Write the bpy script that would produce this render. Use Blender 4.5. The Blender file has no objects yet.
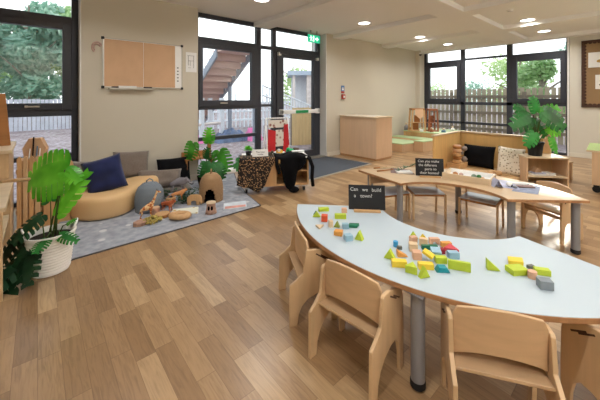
import bpy, bmesh, math, random
from mathutils import Vector, Matrix, noise
R = math.radians
PI = math.pi
random.seed(7)
SC = bpy.context.scene
COL = SC.collection

# ------------------------------------------------------------------ materials
def lin(h):
    h = h.lstrip('#')
    v = [int(h[i:i+2], 16)/255 for i in (0, 2, 4)]
    return tuple((c/12.92 if c <= .04045 else ((c+.055)/1.055)**2.4) for c in v) + (1,)

def new_mat(name):
    m = bpy.data.materials.new(name); m.use_nodes = True
    nt = m.node_tree; b = nt.nodes['Principled BSDF']
    return m, nt, b

def nd(nt, typ, **kw):
    n = nt.nodes.new(typ)
    for k, v in kw.items(): setattr(n, k, v)
    return n

def ramp(nt, stops, interp='LINEAR'):
    r = nd(nt, 'ShaderNodeValToRGB'); cr = r.color_ramp; cr.interpolation = interp
    while len(cr.elements) > 1: cr.elements.remove(cr.elements[-1])
    cr.elements[0].position = stops[0][0]; cr.elements[0].color = stops[0][1]
    for p, c in stops[1:]:
        e = cr.elements.new(p); e.color = c
    return r

def scale_col(c, f): return tuple(min(1, x*f) for x in c[:3]) + (1,)

def plain(name, hexc, rough=.6, var=.10, nscale=6, metal=0, spec=.4, sheen=0, bump=0, coat=0):
    """base colour with a soft procedural mottling"""
    m, nt, b = new_mat(name); c = lin(hexc)
    tc = nd(nt, 'ShaderNodeTexCoord'); n = nd(nt, 'ShaderNodeTexNoise')
    n.inputs['Scale'].default_value = nscale; n.inputs['Detail'].default_value = 4
    nt.links.new(tc.outputs['Object'], n.inputs['Vector'])
    r = ramp(nt, [(.3, scale_col(c, 1-var)), (.7, scale_col(c, 1+var))])
    nt.links.new(n.outputs['Fac'], r.inputs['Fac']); nt.links.new(r.outputs['Color'], b.inputs['Base Color'])
    b.inputs['Roughness'].default_value = rough; b.inputs['Metallic'].default_value = metal
    b.inputs['Specular IOR Level'].default_value = spec
    if sheen: b.inputs['Sheen Weight'].default_value = sheen
    if coat: b.inputs['Coat Weight'].default_value = coat
    if bump:
        bp = nd(nt, 'ShaderNodeBump'); bp.inputs['Strength'].default_value = bump; bp.inputs['Distance'].default_value = .01
        n2 = nd(nt, 'ShaderNodeTexNoise'); n2.inputs['Scale'].default_value = nscale*12
        nt.links.new(tc.outputs['Object'], n2.inputs['Vector'])
        nt.links.new(n2.outputs['Fac'], bp.inputs['Height']); nt.links.new(bp.outputs['Normal'], b.inputs['Normal'])
    return m

def wood(name, hexc, axis='X', rough=.45, contrast=.13, scale=3, spec=.4):
    """plywood / beech: grain stretched along one object axis"""
    m, nt, b = new_mat(name); c = lin(hexc)
    tc = nd(nt, 'ShaderNodeTexCoord'); mp = nd(nt, 'ShaderNodeMapping')
    s = {'X': (.6, 7, 7), 'Y': (7, .6, 7), 'Z': (7, 7, .6)}[axis]
    mp.inputs['Scale'].default_value = s
    nt.links.new(tc.outputs['Object'], mp.inputs['Vector'])
    n = nd(nt, 'ShaderNodeTexNoise'); n.inputs['Scale'].default_value = scale; n.inputs['Detail'].default_value = 6
    n.inputs['Distortion'].default_value = .6
    nt.links.new(mp.outputs['Vector'], n.inputs['Vector'])
    r = ramp(nt, [(.25, scale_col(c, 1-contrast*1.3)), (.5, c), (.75, scale_col(c, 1+contrast))])
    nt.links.new(n.outputs['Fac'], r.inputs['Fac']); nt.links.new(r.outputs['Color'], b.inputs['Base Color'])
    b.inputs['Roughness'].default_value = rough; b.inputs['Specular IOR Level'].default_value = spec
    return m

def emit(name, hexc, strength):
    m, nt, b = new_mat(name)
    b.inputs['Base Color'].default_value = lin(hexc)
    b.inputs['Emission Color'].default_value = lin(hexc); b.inputs['Emission Strength'].default_value = strength
    return m

def glass_mat():
    m = bpy.data.materials.new('window_glass'); m.use_nodes = True; nt = m.node_tree
    for n in list(nt.nodes): nt.nodes.remove(n)
    o = nd(nt, 'ShaderNodeOutputMaterial'); t = nd(nt, 'ShaderNodeBsdfTransparent'); g = nd(nt, 'ShaderNodeBsdfGlossy')
    t.inputs['Color'].default_value = (.97, .985, .98, 1); g.inputs['Roughness'].default_value = .02
    mx = nd(nt, 'ShaderNodeMixShader'); f = nd(nt, 'ShaderNodeFresnel'); f.inputs['IOR'].default_value = 1.35
    nt.links.new(f.outputs['Fac'], mx.inputs['Fac']); nt.links.new(t.outputs[0], mx.inputs[1]); nt.links.new(g.outputs[0], mx.inputs[2])
    nt.links.new(mx.outputs[0], o.inputs['Surface'])
    return m

def floor_mat():
    m, nt, b = new_mat('wood_strip_vinyl')
    W, L = .092, .42
    geo = nd(nt, 'ShaderNodeNewGeometry'); sep = nd(nt, 'ShaderNodeSeparateXYZ')
    nt.links.new(geo.outputs['Position'], sep.inputs[0])
    def mth(op, a, bb=None, c=None):
        n = nd(nt, 'ShaderNodeMath', operation=op)
        for i, v in enumerate((a, bb, c)):
            if v is None: continue
            if isinstance(v, (int, float)): n.inputs[i].default_value = v
            else: nt.links.new(v, n.inputs[i])
        return n.outputs[0]
    xs = mth('DIVIDE', sep.outputs['X'], W); row = mth('FLOOR', xs); fx = mth('FRACT', xs)
    wn = nd(nt, 'ShaderNodeTexWhiteNoise', noise_dimensions='1D'); nt.links.new(row, wn.inputs['W'])
    ys = mth('ADD', mth('DIVIDE', sep.outputs['Y'], L), mth('MULTIPLY', wn.outputs['Value'], 7.3))
    colr = mth('FLOOR', ys); fy = mth('FRACT', ys)
    cmb = nd(nt, 'ShaderNodeCombineXYZ'); nt.links.new(row, cmb.inputs[0]); nt.links.new(colr, cmb.inputs[1])
    w2 = nd(nt, 'ShaderNodeTexWhiteNoise', noise_dimensions='2D'); nt.links.new(cmb.outputs[0], w2.inputs['Vector'])
    r = ramp(nt, [(0, lin('#8a6b4a')), (.3, lin('#987855')), (.62, lin('#a58560')), (.85, lin('#b1926c')), (1, lin('#b99c77'))])
    nt.links.new(w2.outputs['Value'], r.inputs['Fac'])
    # grain, different on every strip
    off = nd(nt, 'ShaderNodeVectorMath', operation='MULTIPLY_ADD')
    cv = nd(nt, 'ShaderNodeCombineXYZ'); nt.links.new(w2.outputs['Value'], cv.inputs[0]); nt.links.new(w2.outputs['Value'], cv.inputs[1])
    nt.links.new(cv.outputs[0], off.inputs[0]); off.inputs[1].default_value = (37, 91, 0); nt.links.new(geo.outputs['Position'], off.inputs[2])
    mp = nd(nt, 'ShaderNodeMapping'); mp.inputs['Scale'].default_value = (34, 3.0, 1); nt.links.new(off.outputs[0], mp.inputs['Vector'])
    n = nd(nt, 'ShaderNodeTexNoise'); n.inputs['Scale'].default_value = 1.6; n.inputs['Detail'].default_value = 5; n.inputs['Distortion'].default_value = 1.6
    nt.links.new(mp.outputs[0], n.inputs['Vector'])
    gr = ramp(nt, [(.3, (.70, .68, .66, 1)), (.55, (1, 1, 1, 1)), (.8, (1.1, 1.1, 1.1, 1))])
    nt.links.new(n.outputs['Fac'], gr.inputs['Fac'])
    mx = nd(nt, 'ShaderNodeMix', data_type='RGBA', blend_type='MULTIPLY'); mx.inputs[0].default_value = .8
    nt.links.new(r.outputs['Color'], mx.inputs[6]); nt.links.new(gr.outputs['Color'], mx.inputs[7])
    # seams
    ex = mth('LESS_THAN', mth('MINIMUM', fx, mth('SUBTRACT', 1, fx)), .014)
    ey = mth('LESS_THAN', mth('MINIMUM', fy, mth('SUBTRACT', 1, fy)), .004)
    seam = mth('MULTIPLY', mth('MAXIMUM', ex, ey), .45)
    m2 = nd(nt, 'ShaderNodeMix', data_type='RGBA'); nt.links.new(seam, m2.inputs[0])
    nt.links.new(mx.outputs[2], m2.inputs[6]); m2.inputs[7].default_value = lin('#5f432c')
    nt.links.new(m2.outputs[2], b.inputs['Base Color'])
    b.inputs['Roughness'].default_value = .30; b.inputs['Specular IOR Level'].default_value = .5
    bp = nd(nt, 'ShaderNodeBump'); bp.inputs['Strength'].default_value = .08; bp.inputs['Distance'].default_value = .004
    nt.links.new(n.outputs['Fac'], bp.inputs['Height']); nt.links.new(bp.outputs['Normal'], b.inputs['Normal'])
    return m

def voro_mat(name, base, spots, scale, lo, hi, rough=.8, feature='F1', bump=0):
    """spots of one colour on a ground of another"""
    m, nt, b = new_mat(name); tc = nd(nt, 'ShaderNodeTexCoord')
    v = nd(nt, 'ShaderNodeTexVoronoi'); v.inputs['Scale'].default_value = scale; v.feature = feature
    nt.links.new(tc.outputs['Object'], v.inputs['Vector'])
    r = ramp(nt, [(lo, lin(spots)), (hi, lin(base))]); nt.links.new(v.outputs['Distance'], r.inputs['Fac'])
    nt.links.new(r.outputs['Color'], b.inputs['Base Color']); b.inputs['Roughness'].default_value = rough
    return m

def wicker_mat(name, hexc, dark, sz=55):
    m, nt, b = new_mat(name); tc = nd(nt, 'ShaderNodeTexCoord')
    w = nd(nt, 'ShaderNodeTexWave', bands_direction='Z'); w.inputs['Scale'].default_value = sz; w.inputs['Distortion'].default_value = 2
    nt.links.new(tc.outputs['Object'], w.inputs['Vector'])
    r = ramp(nt, [(0, lin(dark)), (1, lin(hexc))]); nt.links.new(w.outputs['Fac'], r.inputs['Fac'])
    nt.links.new(r.outputs['Color'], b.inputs['Base Color']); b.inputs['Roughness'].default_value = .8
    bp = nd(nt, 'ShaderNodeBump'); bp.inputs['Strength'].default_value = .6; bp.inputs['Distance'].default_value = .004
    nt.links.new(w.outputs['Fac'], bp.inputs['Height']); nt.links.new(bp.outputs['Normal'], b.inputs['Normal'])
    return m

def leaf_mat(name, hexc, hex2, trans=.25):
    m, nt, b = new_mat(name); tc = nd(nt, 'ShaderNodeTexCoord'); n = nd(nt, 'ShaderNodeTexNoise')
    n.inputs['Scale'].default_value = 5; nt.links.new(tc.outputs['Object'], n.inputs['Vector'])
    r = ramp(nt, [(.35, lin(hexc)), (.65, lin(hex2))]); nt.links.new(n.outputs['Fac'], r.inputs['Fac'])
    nt.links.new(r.outputs['Color'], b.inputs['Base Color']); b.inputs['Roughness'].default_value = .38
    tr = nd(nt, 'ShaderNodeBsdfTranslucent'); nt.links.new(r.outputs['Color'], tr.inputs['Color'])
    mx = nd(nt, 'ShaderNodeMixShader'); mx.inputs[0].default_value = trans
    o = nt.nodes['Material Output']; nt.links.new(b.outputs[0], mx.inputs[1]); nt.links.new(tr.outputs[0], mx.inputs[2]); nt.links.new(mx.outputs[0], o.inputs['Surface'])
    return m

M = {}
M['floor'] = floor_mat()
M['wall'] = plain('cream_wall_paint', '#cac3b3', .85, .015, 1.5, spec=.2)
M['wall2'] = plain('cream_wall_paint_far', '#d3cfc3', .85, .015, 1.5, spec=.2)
M['reveal'] = plain('white_reveal_paint', '#e6e6e4', .7, .01, 2, spec=.2)
M['ceil'] = plain('ceiling_paint', '#f0efec', .9, .01, 1.5, spec=.2)
M['skirt'] = plain('skirting_paint', '#d9d4c6', .6, .01, 2)
M['frame'] = plain('anthracite_frame', '#33363f', .45, .05, 4, spec=.4)
M['glass'] = glass_mat()
M['mat_dark'] = plain('entrance_matting', '#4d535c', .95, .22, 60, bump=.3)
M['alu'] = plain('aluminium_trim', '#b9b6ae', .35, .05, 5, metal=.6)
M['birch'] = wood('birch_plywood', '#cba881', 'X', .42, .12)
M['birchz'] = wood('birch_plywood_upright', '#cfae86', 'Z', .42, .12)
M['birch_edge'] = plain('plywood_edge', '#b98a5e', .6, .15, 30)
M['ply_edge_dark'] = plain('plywood_edge_oiled', '#a87b54', .55, .15, 30)
M['beech'] = wood('pale_beech_board', '#d3bc9c', 'X', .5, .07)
M['beechz'] = wood('pale_beech_board_upright', '#d2b08c', 'Z', .5, .07)
M['pale_pink_ply'] = wood('pale_pinkish_ply', '#dcba98', 'Z', .5, .05)
M['tan'] = wood('tan_board', '#c99f70', 'Z', .5, .1)
M['oak'] = wood('oak_dark_wood', '#a8713e', 'X', .5, .14)
M['laminate'] = plain('pale_blue_laminate', '#b8c7d1', .42, .02, 2, spec=.4)
M['t2top'] = wood('light_maple_top', '#c8ad8a', 'Y', .33, .06, spec=.5)
M['steel'] = plain('grey_powder_coat', '#8f9299', .4, .05, 3, metal=.3)
M['rubber'] = plain('black_rubber', '#15161a', .6, .1, 10)
M['black'] = plain('matt_black', '#0b0b0f', .9, .2, 9, spec=.15)
M['navy'] = plain('navy_velvet', '#101c4a', .85, .25, 8, sheen=.12)
M['greyfab'] = plain('grey_brown_linen', '#6f675f', .95, .1, 60, sheen=.3, bump=.3)
M['taupe'] = plain('taupe_linen', '#776b62', .95, .1, 60, sheen=.3, bump=.3)
M['foam'] = plain('tan_leatherette', '#dcb683', .42, .04, 3, spec=.45)
M['white'] = plain('white_painted', '#f6f6f4', .5, .02, 3)
M['paper'] = plain('white_paper', '#e8e8e6', .8, .02, 3)
M['kraft'] = plain('brown_kraft_paper', '#cda784', .8, .05, 4)
M['kraft2'] = plain('brown_backing_paper', '#8f7351', .85, .05, 4)
M['darkbrown'] = plain('dark_brown_trim', '#4a2f22', .7, .12, 14)
M['ink'] = plain('black_ink', '#222228', .7, .05, 8)
M['chalk'] = emit('white_chalk', '#cfcfcf', .05)  # faint glow built into the chalk strokes
M['slate'] = plain('chalkboard', '#17181d', .65, .15, 4)
M['leaf'] = leaf_mat('monstera_green', '#2f7d1c', '#58b53a')
M['leaf_bright'] = leaf_mat('monstera_bright_green', '#3fa31c', '#7ddc3c', .35)
M['leaf_mid'] = leaf_mat('monstera_mid_green', '#1d6a2a', '#3b9a45')
M['leaf_dark'] = leaf_mat('dark_foliage', '#0d2c1b', '#1f4a2c', .1)
M['leaf_deep_or_shaded'] = leaf_mat('monstera_deep_or_shaded_green', '#164f1f', '#2a7a33', .15)
M['seat'] = wood('birch_seat', '#c4a27c', 'X', .22, .08, 3, .7)
M['stem'] = plain('plant_stem', '#3f5a23', .6, .2, 10)
M['soil'] = plain('potting_soil', '#2b2019', .95, .3, 30)
M['wicker'] = wicker_mat('brown_wicker', '#c09a70', '#7a5a3a')
M['wickerb'] = wicker_mat('blue_grey_wicker', '#8b96a1', '#596470')
# ------------------------------------------------------------------ mesh helpers
class MB:
    def __init__(s): s.bm = bmesh.new()
    def _m(s, mtx):
        return mtx if mtx is not None else Matrix.Identity(4)
    def box(s, x0, x1, y0, y1, z0, z1, mtx=None):
        m = s._m(mtx)
        v = [s.bm.verts.new(m @ Vector(p)) for p in ((x0,y0,z0),(x1,y0,z0),(x1,y1,z0),(x0,y1,z0),(x0,y0,z1),(x1,y0,z1),(x1,y1,z1),(x0,y1,z1))]
        for f in ((0,3,2,1),(4,5,6,7),(0,1,5,4),(1,2,6,5),(2,3,7,6),(3,0,4,7)): s.bm.faces.new([v[i] for i in f])
        return s
    def prism(s, pts, z0, z1, mtx=None, plane='XY'):
        """extrude a polygon; plane says which two axes pts are in"""
        m = s._m(mtx)
        def q(a, b, c):
            return {'XY': (a, b, c), 'YZ': (c, a, b), 'XZ': (a, c, b)}[plane]
        lo = [s.bm.verts.new(m @ Vector(q(a, b, z0))) for a, b in pts]
        hi = [s.bm.verts.new(m @ Vector(q(a, b, z1))) for a, b in pts]
        n = len(pts)
        s.bm.faces.new(lo[::-1]); s.bm.faces.new(hi)
        for i in range(n): s.bm.faces.new((lo[i], lo[(i+1) % n], hi[(i+1) % n], hi[i]))
        return s
    def cyl(s, p0, p1, r0, r1=None, n=12, cap=True):
        r1 = r0 if r1 is None else r1
        p0 = Vector(p0); p1 = Vector(p1); d = (p1-p0).normalized()
        a = d.orthogonal().normalized(); b = d.cross(a)
        A = [s.bm.verts.new(p0+(a*math.cos(2*PI*i/n)+b*math.sin(2*PI*i/n))*r0) for i in range(n)]
        B = [s.bm.verts.new(p1+(a*math.cos(2*PI*i/n)+b*math.sin(2*PI*i/n))*r1) for i in range(n)]
        for i in range(n): s.bm.faces.new((A[i], A[(i+1) % n], B[(i+1) % n], B[i]))
        if cap: s.bm.faces.new(A[::-1]); s.bm.faces.new(B)
        return s
    def tube(s, pts, r, n=8, taper=None):
        pts = [Vector(p) for p in pts]; rings = []
        up = None
        for i, p in enumerate(pts):
            d = (pts[min(i+1, len(pts)-1)] - pts[max(i-1, 0)]).normalized()
            a = d.orthogonal().normalized() if up is None else (up - d*up.dot(d)).normalized()
            up = a; b = d.cross(a)
            rr = r if taper is None else r*(1-(1-taper)*i/(len(pts)-1))
            rings.append([s.bm.verts.new(p+(a*math.cos(2*PI*k/n)+b*math.sin(2*PI*k/n))*rr) for k in range(n)])
        for A, B in zip(rings, rings[1:]):
            for i in range(n): s.bm.faces.new((A[i], A[(i+1) % n], B[(i+1) % n], B[i]))
        s.bm.faces.new(rings[0][::-1]); s.bm.faces.new(rings[-1])
        return s
    def lathe(s, prof, n=32, c=(0, 0), sx=1, sy=1, skip=None, cap0=False, cap1=False, mtx=None):
        m = s._m(mtx); rings = []
        for r, z in prof:
            rings.append([s.bm.verts.new(m @ Vector((c[0]+sx*r*math.cos(2*PI*k/n), c[1]+sy*r*math.sin(2*PI*k/n), z))) for k in range(n)])
        for j, (A, B) in enumerate(zip(rings, rings[1:])):
            for i in range(n):
                if skip and skip(360*(i+.5)/n, (prof[j][1]+prof[j+1][1])/2): continue
                s.bm.faces.new((A[i], A[(i+1) % n], B[(i+1) % n], B[i]))
        if cap0: s.bm.faces.new(rings[0][::-1])
        if cap1: s.bm.faces.new(rings[-1])
        return s
    def ball(s, c, r, sub=2, jit=0, mtx=None):
        if isinstance(r, (int, float)): r = (r, r, r)
        res = bmesh.ops.create_icosphere(s.bm, subdivisions=sub, radius=1)
        m = s._m(mtx)
        for v in res['verts']:
            k = 1+jit*(random.random()-.5)
            v.co = m @ (Vector((v.co.x*r[0]*k, v.co.y*r[1]*k, v.co.z*r[2]*k)) + Vector(c))
        return s
    def face(s, pts):
        s.bm.faces.new([s.bm.verts.new(Vector(p)) for p in pts]); return s
    def build(s, name, mat, parent=None, smooth=False, bevel=0, seg=2, world=True, recalc=True, solid=0, sub=0, angle=40):
        me = bpy.data.meshes.new(name)
        if recalc: bmesh.ops.recalc_face_normals(s.bm, faces=s.bm.faces)
        s.bm.to_mesh(me); s.bm.free()
        o = bpy.data.objects.new(name, me); COL.objects.link(o)
        for mm in (mat if isinstance(mat, (list, tuple)) else [mat]): me.materials.append(M[mm] if isinstance(mm, str) else mm)
        if parent is not None: o.parent = parent
        if smooth:
            for p in me.polygons: p.use_smooth = True
            if smooth == 'auto':
                try: me.set_sharp_from_angle(angle=R(angle))
                except Exception: pass
        if solid:
            md = o.modifiers.new('thick', 'SOLIDIFY'); md.thickness = solid; md.offset = 0
        if bevel:
            md = o.modifiers.new('edge', 'BEVEL'); md.width = bevel; md.segments = seg; md.limit_method = 'ANGLE'; md.angle_limit = R(35)
        if sub:
            md = o.modifiers.new('sub', 'SUBSURF'); md.levels = sub; md.render_levels = sub
        return o

def tag(o, label=None, cat=None, group=None, kind=None):
    if label: o['label'] = label
    if cat: o['category'] = cat
    if group: o['group'] = group
    if kind: o['kind'] = kind
    return o

def thing(name, label, cat, loc=(0, 0, 0), rz=0, group=None, kind=None):
    o = bpy.data.objects.new(name, None); COL.objects.link(o)
    o.location = loc; o.rotation_euler = (0, 0, rz); o.empty_display_size = .05
    return tag(o, label, cat, group, kind)

def struct(name, mb, mat, parent=None, **kw):
    o = mb.build(name, mat, parent, **kw)
    o['kind'] = 'structure'
    return o

def kids(o): return [c for c in bpy.data.objects if c.parent is o]
def copy_thing(src, loc, rz, label=None):
    c = src.copy(); COL.objects.link(c); c.location = loc; c.rotation_euler = (0, 0, rz)
    if label: c['label'] = label
    for ch in kids(src):
        d = ch.copy(); COL.objects.link(d); d.parent = c
        for g in kids(ch):
            e = g.copy(); COL.objects.link(e); e.parent = d
    return c

def place(x, y, z, rz=0, rx=0, ry=0):
    return Matrix.Translation((x, y, z)) @ Matrix.Rotation(rz, 4, 'Z') @ Matrix.Rotation(ry, 4, 'Y') @ Matrix.Rotation(rx, 4, 'X')

def text_mesh(name, body, size, mat, parent, mtx, align='CENTER', ext=.0006, space=1.0):
    cu = bpy.data.curves.new(name, 'FONT'); cu.body = body; cu.size = size; cu.align_x = align; cu.align_y = 'CENTER'
    cu.extrude = ext; cu.space_line = space; cu.offset = size*.002
    t = bpy.data.objects.new(name+'_tmp', cu); COL.objects.link(t)
    dg = bpy.context.evaluated_depsgraph_get(); dg.update()
    me = bpy.data.meshes.new_from_object(t.evaluated_get(dg)); bpy.data.objects.remove(t)
    me.transform(mtx); me.name = name
    me.materials.clear(); me.materials.append(M[mat])
    o = bpy.data.objects.new(name, me); COL.objects.link(o)
    if parent is not None: o.parent = parent
    return o

def skin_obj(name, verts, edges, radii, mat, parent=None, sub=2, root=0, smooth=True):
    """one continuous skinned body from a skeleton of joints"""
    me = bpy.data.meshes.new(name); me.from_pydata([Vector(v) for v in verts], edges, [])
    bm = bmesh.new(); bm.from_mesh(me); ly = bm.verts.layers.skin.verify(); bm.verts.ensure_lookup_table()
    for i, v in enumerate(bm.verts):
        r = radii[i]; v[ly].radius = (r, r) if isinstance(r, (int, float)) else r; v[ly].use_root = (i == root)
    bm.to_mesh(me); bm.free()
    o = bpy.data.objects.new(name, me); COL.objects.link(o); me.materials.append(M[mat] if isinstance(mat, str) else mat)
    sk = o.modifiers.new('skin', 'SKIN'); sk.use_smooth_shade = smooth
    s = o.modifiers.new('sub', 'SUBSURF'); s.levels = sub; s.render_levels = sub
    if parent is not None: o.parent = parent
    return o

def cushion_mesh(w, h, t, mtx, n=14, pinch=.06, crease=0, seed=0):
    """soft pillow lying in local XY, w by h, t thick"""
    mb = MB(); bm = mb.bm; top = {}; bot = {}
    for i in range(n+1):
        for j in range(n+1):
            u = -1+2*i/n; v = -1+2*j/n
            k = max(0, (1-abs(u)**2.6))*max(0, (1-abs(v)**2.6)); z = t/2*k**.45
            ex = 1-pinch*(1-abs(v)**2) ; ey = 1-pinch*(1-abs(u)**2)
            x = u*w/2*ex; y = v*h/2*ey
            wob = noise.noise(Vector((u*1.7+seed, v*1.7, seed)))*crease*k
            edge = i in (0, n) or j in (0, n)
            a = bm.verts.new(mtx @ Vector((x, y, z+wob)))
            top[i, j] = a; bot[i, j] = a if edge else bm.verts.new(mtx @ Vector((x, y, -z+wob)))
    for i in range(n):
        for j in range(n):
            bm.faces.new((top[i, j], top[i+1, j], top[i+1, j+1], top[i, j+1]))
            bm.faces.new((bot[i, j], bot[i, j+1], bot[i+1, j+1], bot[i+1, j]))
    return mb

def monstera(mb, base, out, up, size, lobes=6, wid=.5, droop=.25, fold=.12, split=.15):
    """split leaf: base point, direction the midrib runs, approximate face normal"""
    y = Vector(out).normalized(); z = Vector(up); z = (z-y*z.dot(y)).normalized(); x = y.cross(z)
    base = Vector(base); L = size
    def P(u, v):   # u across (-1..1 of half width), v along 0..1
        px = u*L*wid; py = v*L; pz = -droop*L*(v-.15)**2 + fold*abs(u)*L*.5 - droop*.6*L*u*u
        return base + x*px + y*py + z*pz
    def W(v):      # outline half-width (heart shape)
        if v < 0: return .62*(1+v/.16)**.5 if v > -.16 else 0
        return (max(0, 1-v))**.6*(.80+1.15*v)
    bm = mb.bm
    ns = 3
    for sgn in (-1, 1):
        for i in range(lobes):
            v0 = i/lobes; v1 = (i+1)/lobes
            gap = split if 0 < i < lobes else 0
            # inner panel
            a = [P(0, v0), P(0, v1)]
            w0, w1 = W(v0)*.42, W(v1)*.42
            vin0, vin1 = v0+.03, v1+.03
            q = [bm.verts.new(p) for p in (P(0, v0), P(sgn*w0, vin0), P(sgn*w1, vin1), P(0, v1))]
            bm.faces.new(q if sgn > 0 else q[::-1])
            # outer finger, split from its neighbours
            vm = (v0+v1)/2; wo = W(vm)
            s0 = vin0+(v1-v0)*gap; s1 = vin1-(v1-v0)*gap
            pts = [P(sgn*w0, s0), P(sgn*wo*.85, s0+.035), P(sgn*wo, s0+.075), P(sgn*wo*.98, s1+.045), P(sgn*(w1+.25*wo), s1+.02), P(sgn*w1, s1)]
            q = [bm.verts.new(p) for p in pts]
            bm.faces.new(q if sgn > 0 else q[::-1])
        # base lobe of the heart
        pts = [P(0, 0), P(sgn*.12, -.10), P(sgn*.38, -.13), P(sgn*.70, -.05), P(sgn*.80, .05), P(sgn*W(0)*.42, .03)]
        q = [bm.verts.new(p) for p in pts]
        bm.faces.new(q if sgn > 0 else q[::-1])
    return mb

def oval_leaf(mb, base, out, up, size, wid=.4, droop=.3):
    y = Vector(out).normalized(); z = Vector(up); z = (z-y*z.dot(y)).normalized(); x = y.cross(z); base = Vector(base)
    prev = None; bm = mb.bm; N = 6
    for i in range(N+1):
        v = i/N; w = math.sin(PI*min(1, v*1.0)**.8)*size*wid if 0 < i < N else .002
        c = base+y*size*v-z*droop*size*v*v
        r = [bm.verts.new(c-x*w+z*w*.25), bm.verts.new(c), bm.verts.new(c+x*w+z*w*.25)]
        if prev:
            bm.faces.new((prev[0], prev[1], r[1], r[0])); bm.faces.new((prev[1], prev[2], r[2], r[1]))
        prev = r
    return mb

def arc(cx, cy, r, a0, a1, n):
    return [(cx+r*math.cos(R(a0+(a1-a0)*i/n)), cy+r*math.sin(R(a0+(a1-a0)*i/n))) for i in range(n+1)]
# ------------------------------------------------------------------ the room
X0, X1 = -1.9, 9.0       # west and east inner faces
Y0, YW, YG = -2.3, 4.75, 5.0   # south wall, north wall face, north glazing plane
ZC, ZB = 2.73, 2.65      # coffer height, beam underside
struct('floor', MB().box(X0-.3, X1+.3, Y0-.3, YG+.2, -.12, 0), 'floor')
# ceiling: slab with dropped beams dividing it into shallow coffers
cb = MB(); cb.box(X0-.3, X1+.3, Y0-.3, YG+.2, ZC, ZC+.15)
struct('ceiling', cb, 'ceil')
cb = MB()
for a, b in ((3.1, 3.45), (5.07, 5.38), (6.96, 7.27)): cb.box(a, b, Y0, YG-.05, ZB, ZC+.02)
cb.box(X0, X1, 1.95, 2.37, ZB+.0005, ZC+.02); cb.box(X0, X1, -.45, -.05, ZB+.0005, ZC+.02)
cb.box(8.78, X1+.05, Y0, YG-.05, ZB+.001, ZC+.02)
struct('trim_1', cb, 'ceil', bevel=.006)
# north wall: piers and infill around window_1 and window_2
nw = MB()
nw.box(X0-.3, -1.35, YW, YG+.25, 0, ZC+.05)
nw.box(.42, 1.94, YW, YG+.25, 0, ZC+.05)
nw.box(4.87, X1+.3, YW, YG+.25, 0, ZC+.05)
nw.box(8.72, X1, YW-.14, YW+.01, 0, ZC)
struct('wall_north', nw, 'wall')
rv = MB()   # bright painted reveals
rv.box(.405, .42, YW+.002, YG+.2, 0, ZC); rv.box(4.855, 4.87, YW+.002, YG+.2, 0, ZC)
rv.box(8.985, 9.0, 1.245, 1.275, 0, ZB)
struct('trim_2', rv, 'reveal')
ew = MB(); ew.box(X1, X1+.3, Y0-.3, 1.24, 0, ZC+.05); ew.box(X1, X1+.3, 4.63, YG+.25, 0, ZC+.05)
struct('wall_east', ew, 'wall2')
struct('wall_west', MB().box(X0-.3, X0, Y0-.3, YG+.25, 0, ZC+.05), 'wall')
struct('wall_south', MB().box(X0-.3, X1+.3, Y0-.3, Y0, 0, ZC+.05), 'wall')
sk = MB(); sk.box(.42, 1.94, YW-.015, YW, 0, .09); sk.box(4.87, 8.72, YW-.015, YW, 0, .09); sk.box(8.72, 9, YW-.155, YW-.14, 0, .09)
struct('baseboard_north', sk, 'skirt')
struct('baseboard_east', MB().box(X1-.015, X1, Y0, 1.24, 0, .09), 'skirt')

def bars(mb, lst, y0, y1):
    for x0, x1, z0, z1 in lst: mb.box(x0, x1, y0, y1, z0, z1)
# window_1 (left) ------------------------------------------------
FY0, FY1 = YG-.05, YG+.03
w1 = thing('window_1', None, None, (0, 0, 0), kind='structure')
f = MB()
bars(f, [(.335, .405, 0, ZC), (-1.35, -1.28, 0, ZC), (-.50, -.43, 0, 1.12), (-1.28, .335, 2.26, 2.35), (-1.28, .335, 1.07, 1.15), (-1.28, .335, .53, .585), (-1.28, .335, 0, .05), (-1.28, .335, 2.66, ZC)], FY0, FY1)
struct('window_frame', f, 'frame', w1, bevel=.004)
c = MB()
bars(c, [(.24, .335, 1.15, 2.26), (-1.28, -1.18, 1.15, 2.26), (-1.18, .24, 2.18, 2.26), (-1.18, .24, 1.15, 1.235)], FY0-.02, FY1-.01)
struct('casement', c, 'frame', w1, bevel=.005)
g = MB(); g.box(-1.28, .335, YG-.005, YG+.005, 2.35, 2.66); g.box(-1.18, .24, YG-.02, YG-.01, 1.235, 2.18)
g.box(-1.28, -.5, YG-.005, YG+.005, .585, 1.07); g.box(-.43, .335, YG-.005, YG+.005, .585, 1.07); g.box(-1.28, .335, YG-.005, YG+.005, .05, .53)
struct('pane', g, 'glass', w1)
h = MB(); h.box(-.12, .02, FY0-.045, FY0-.03, 1.185, 1.205); h.box(-.12, -.09, FY0-.04, FY0-.015, 1.18, 1.21)
struct('handle', h, 'alu', w1, bevel=.003)
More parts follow.
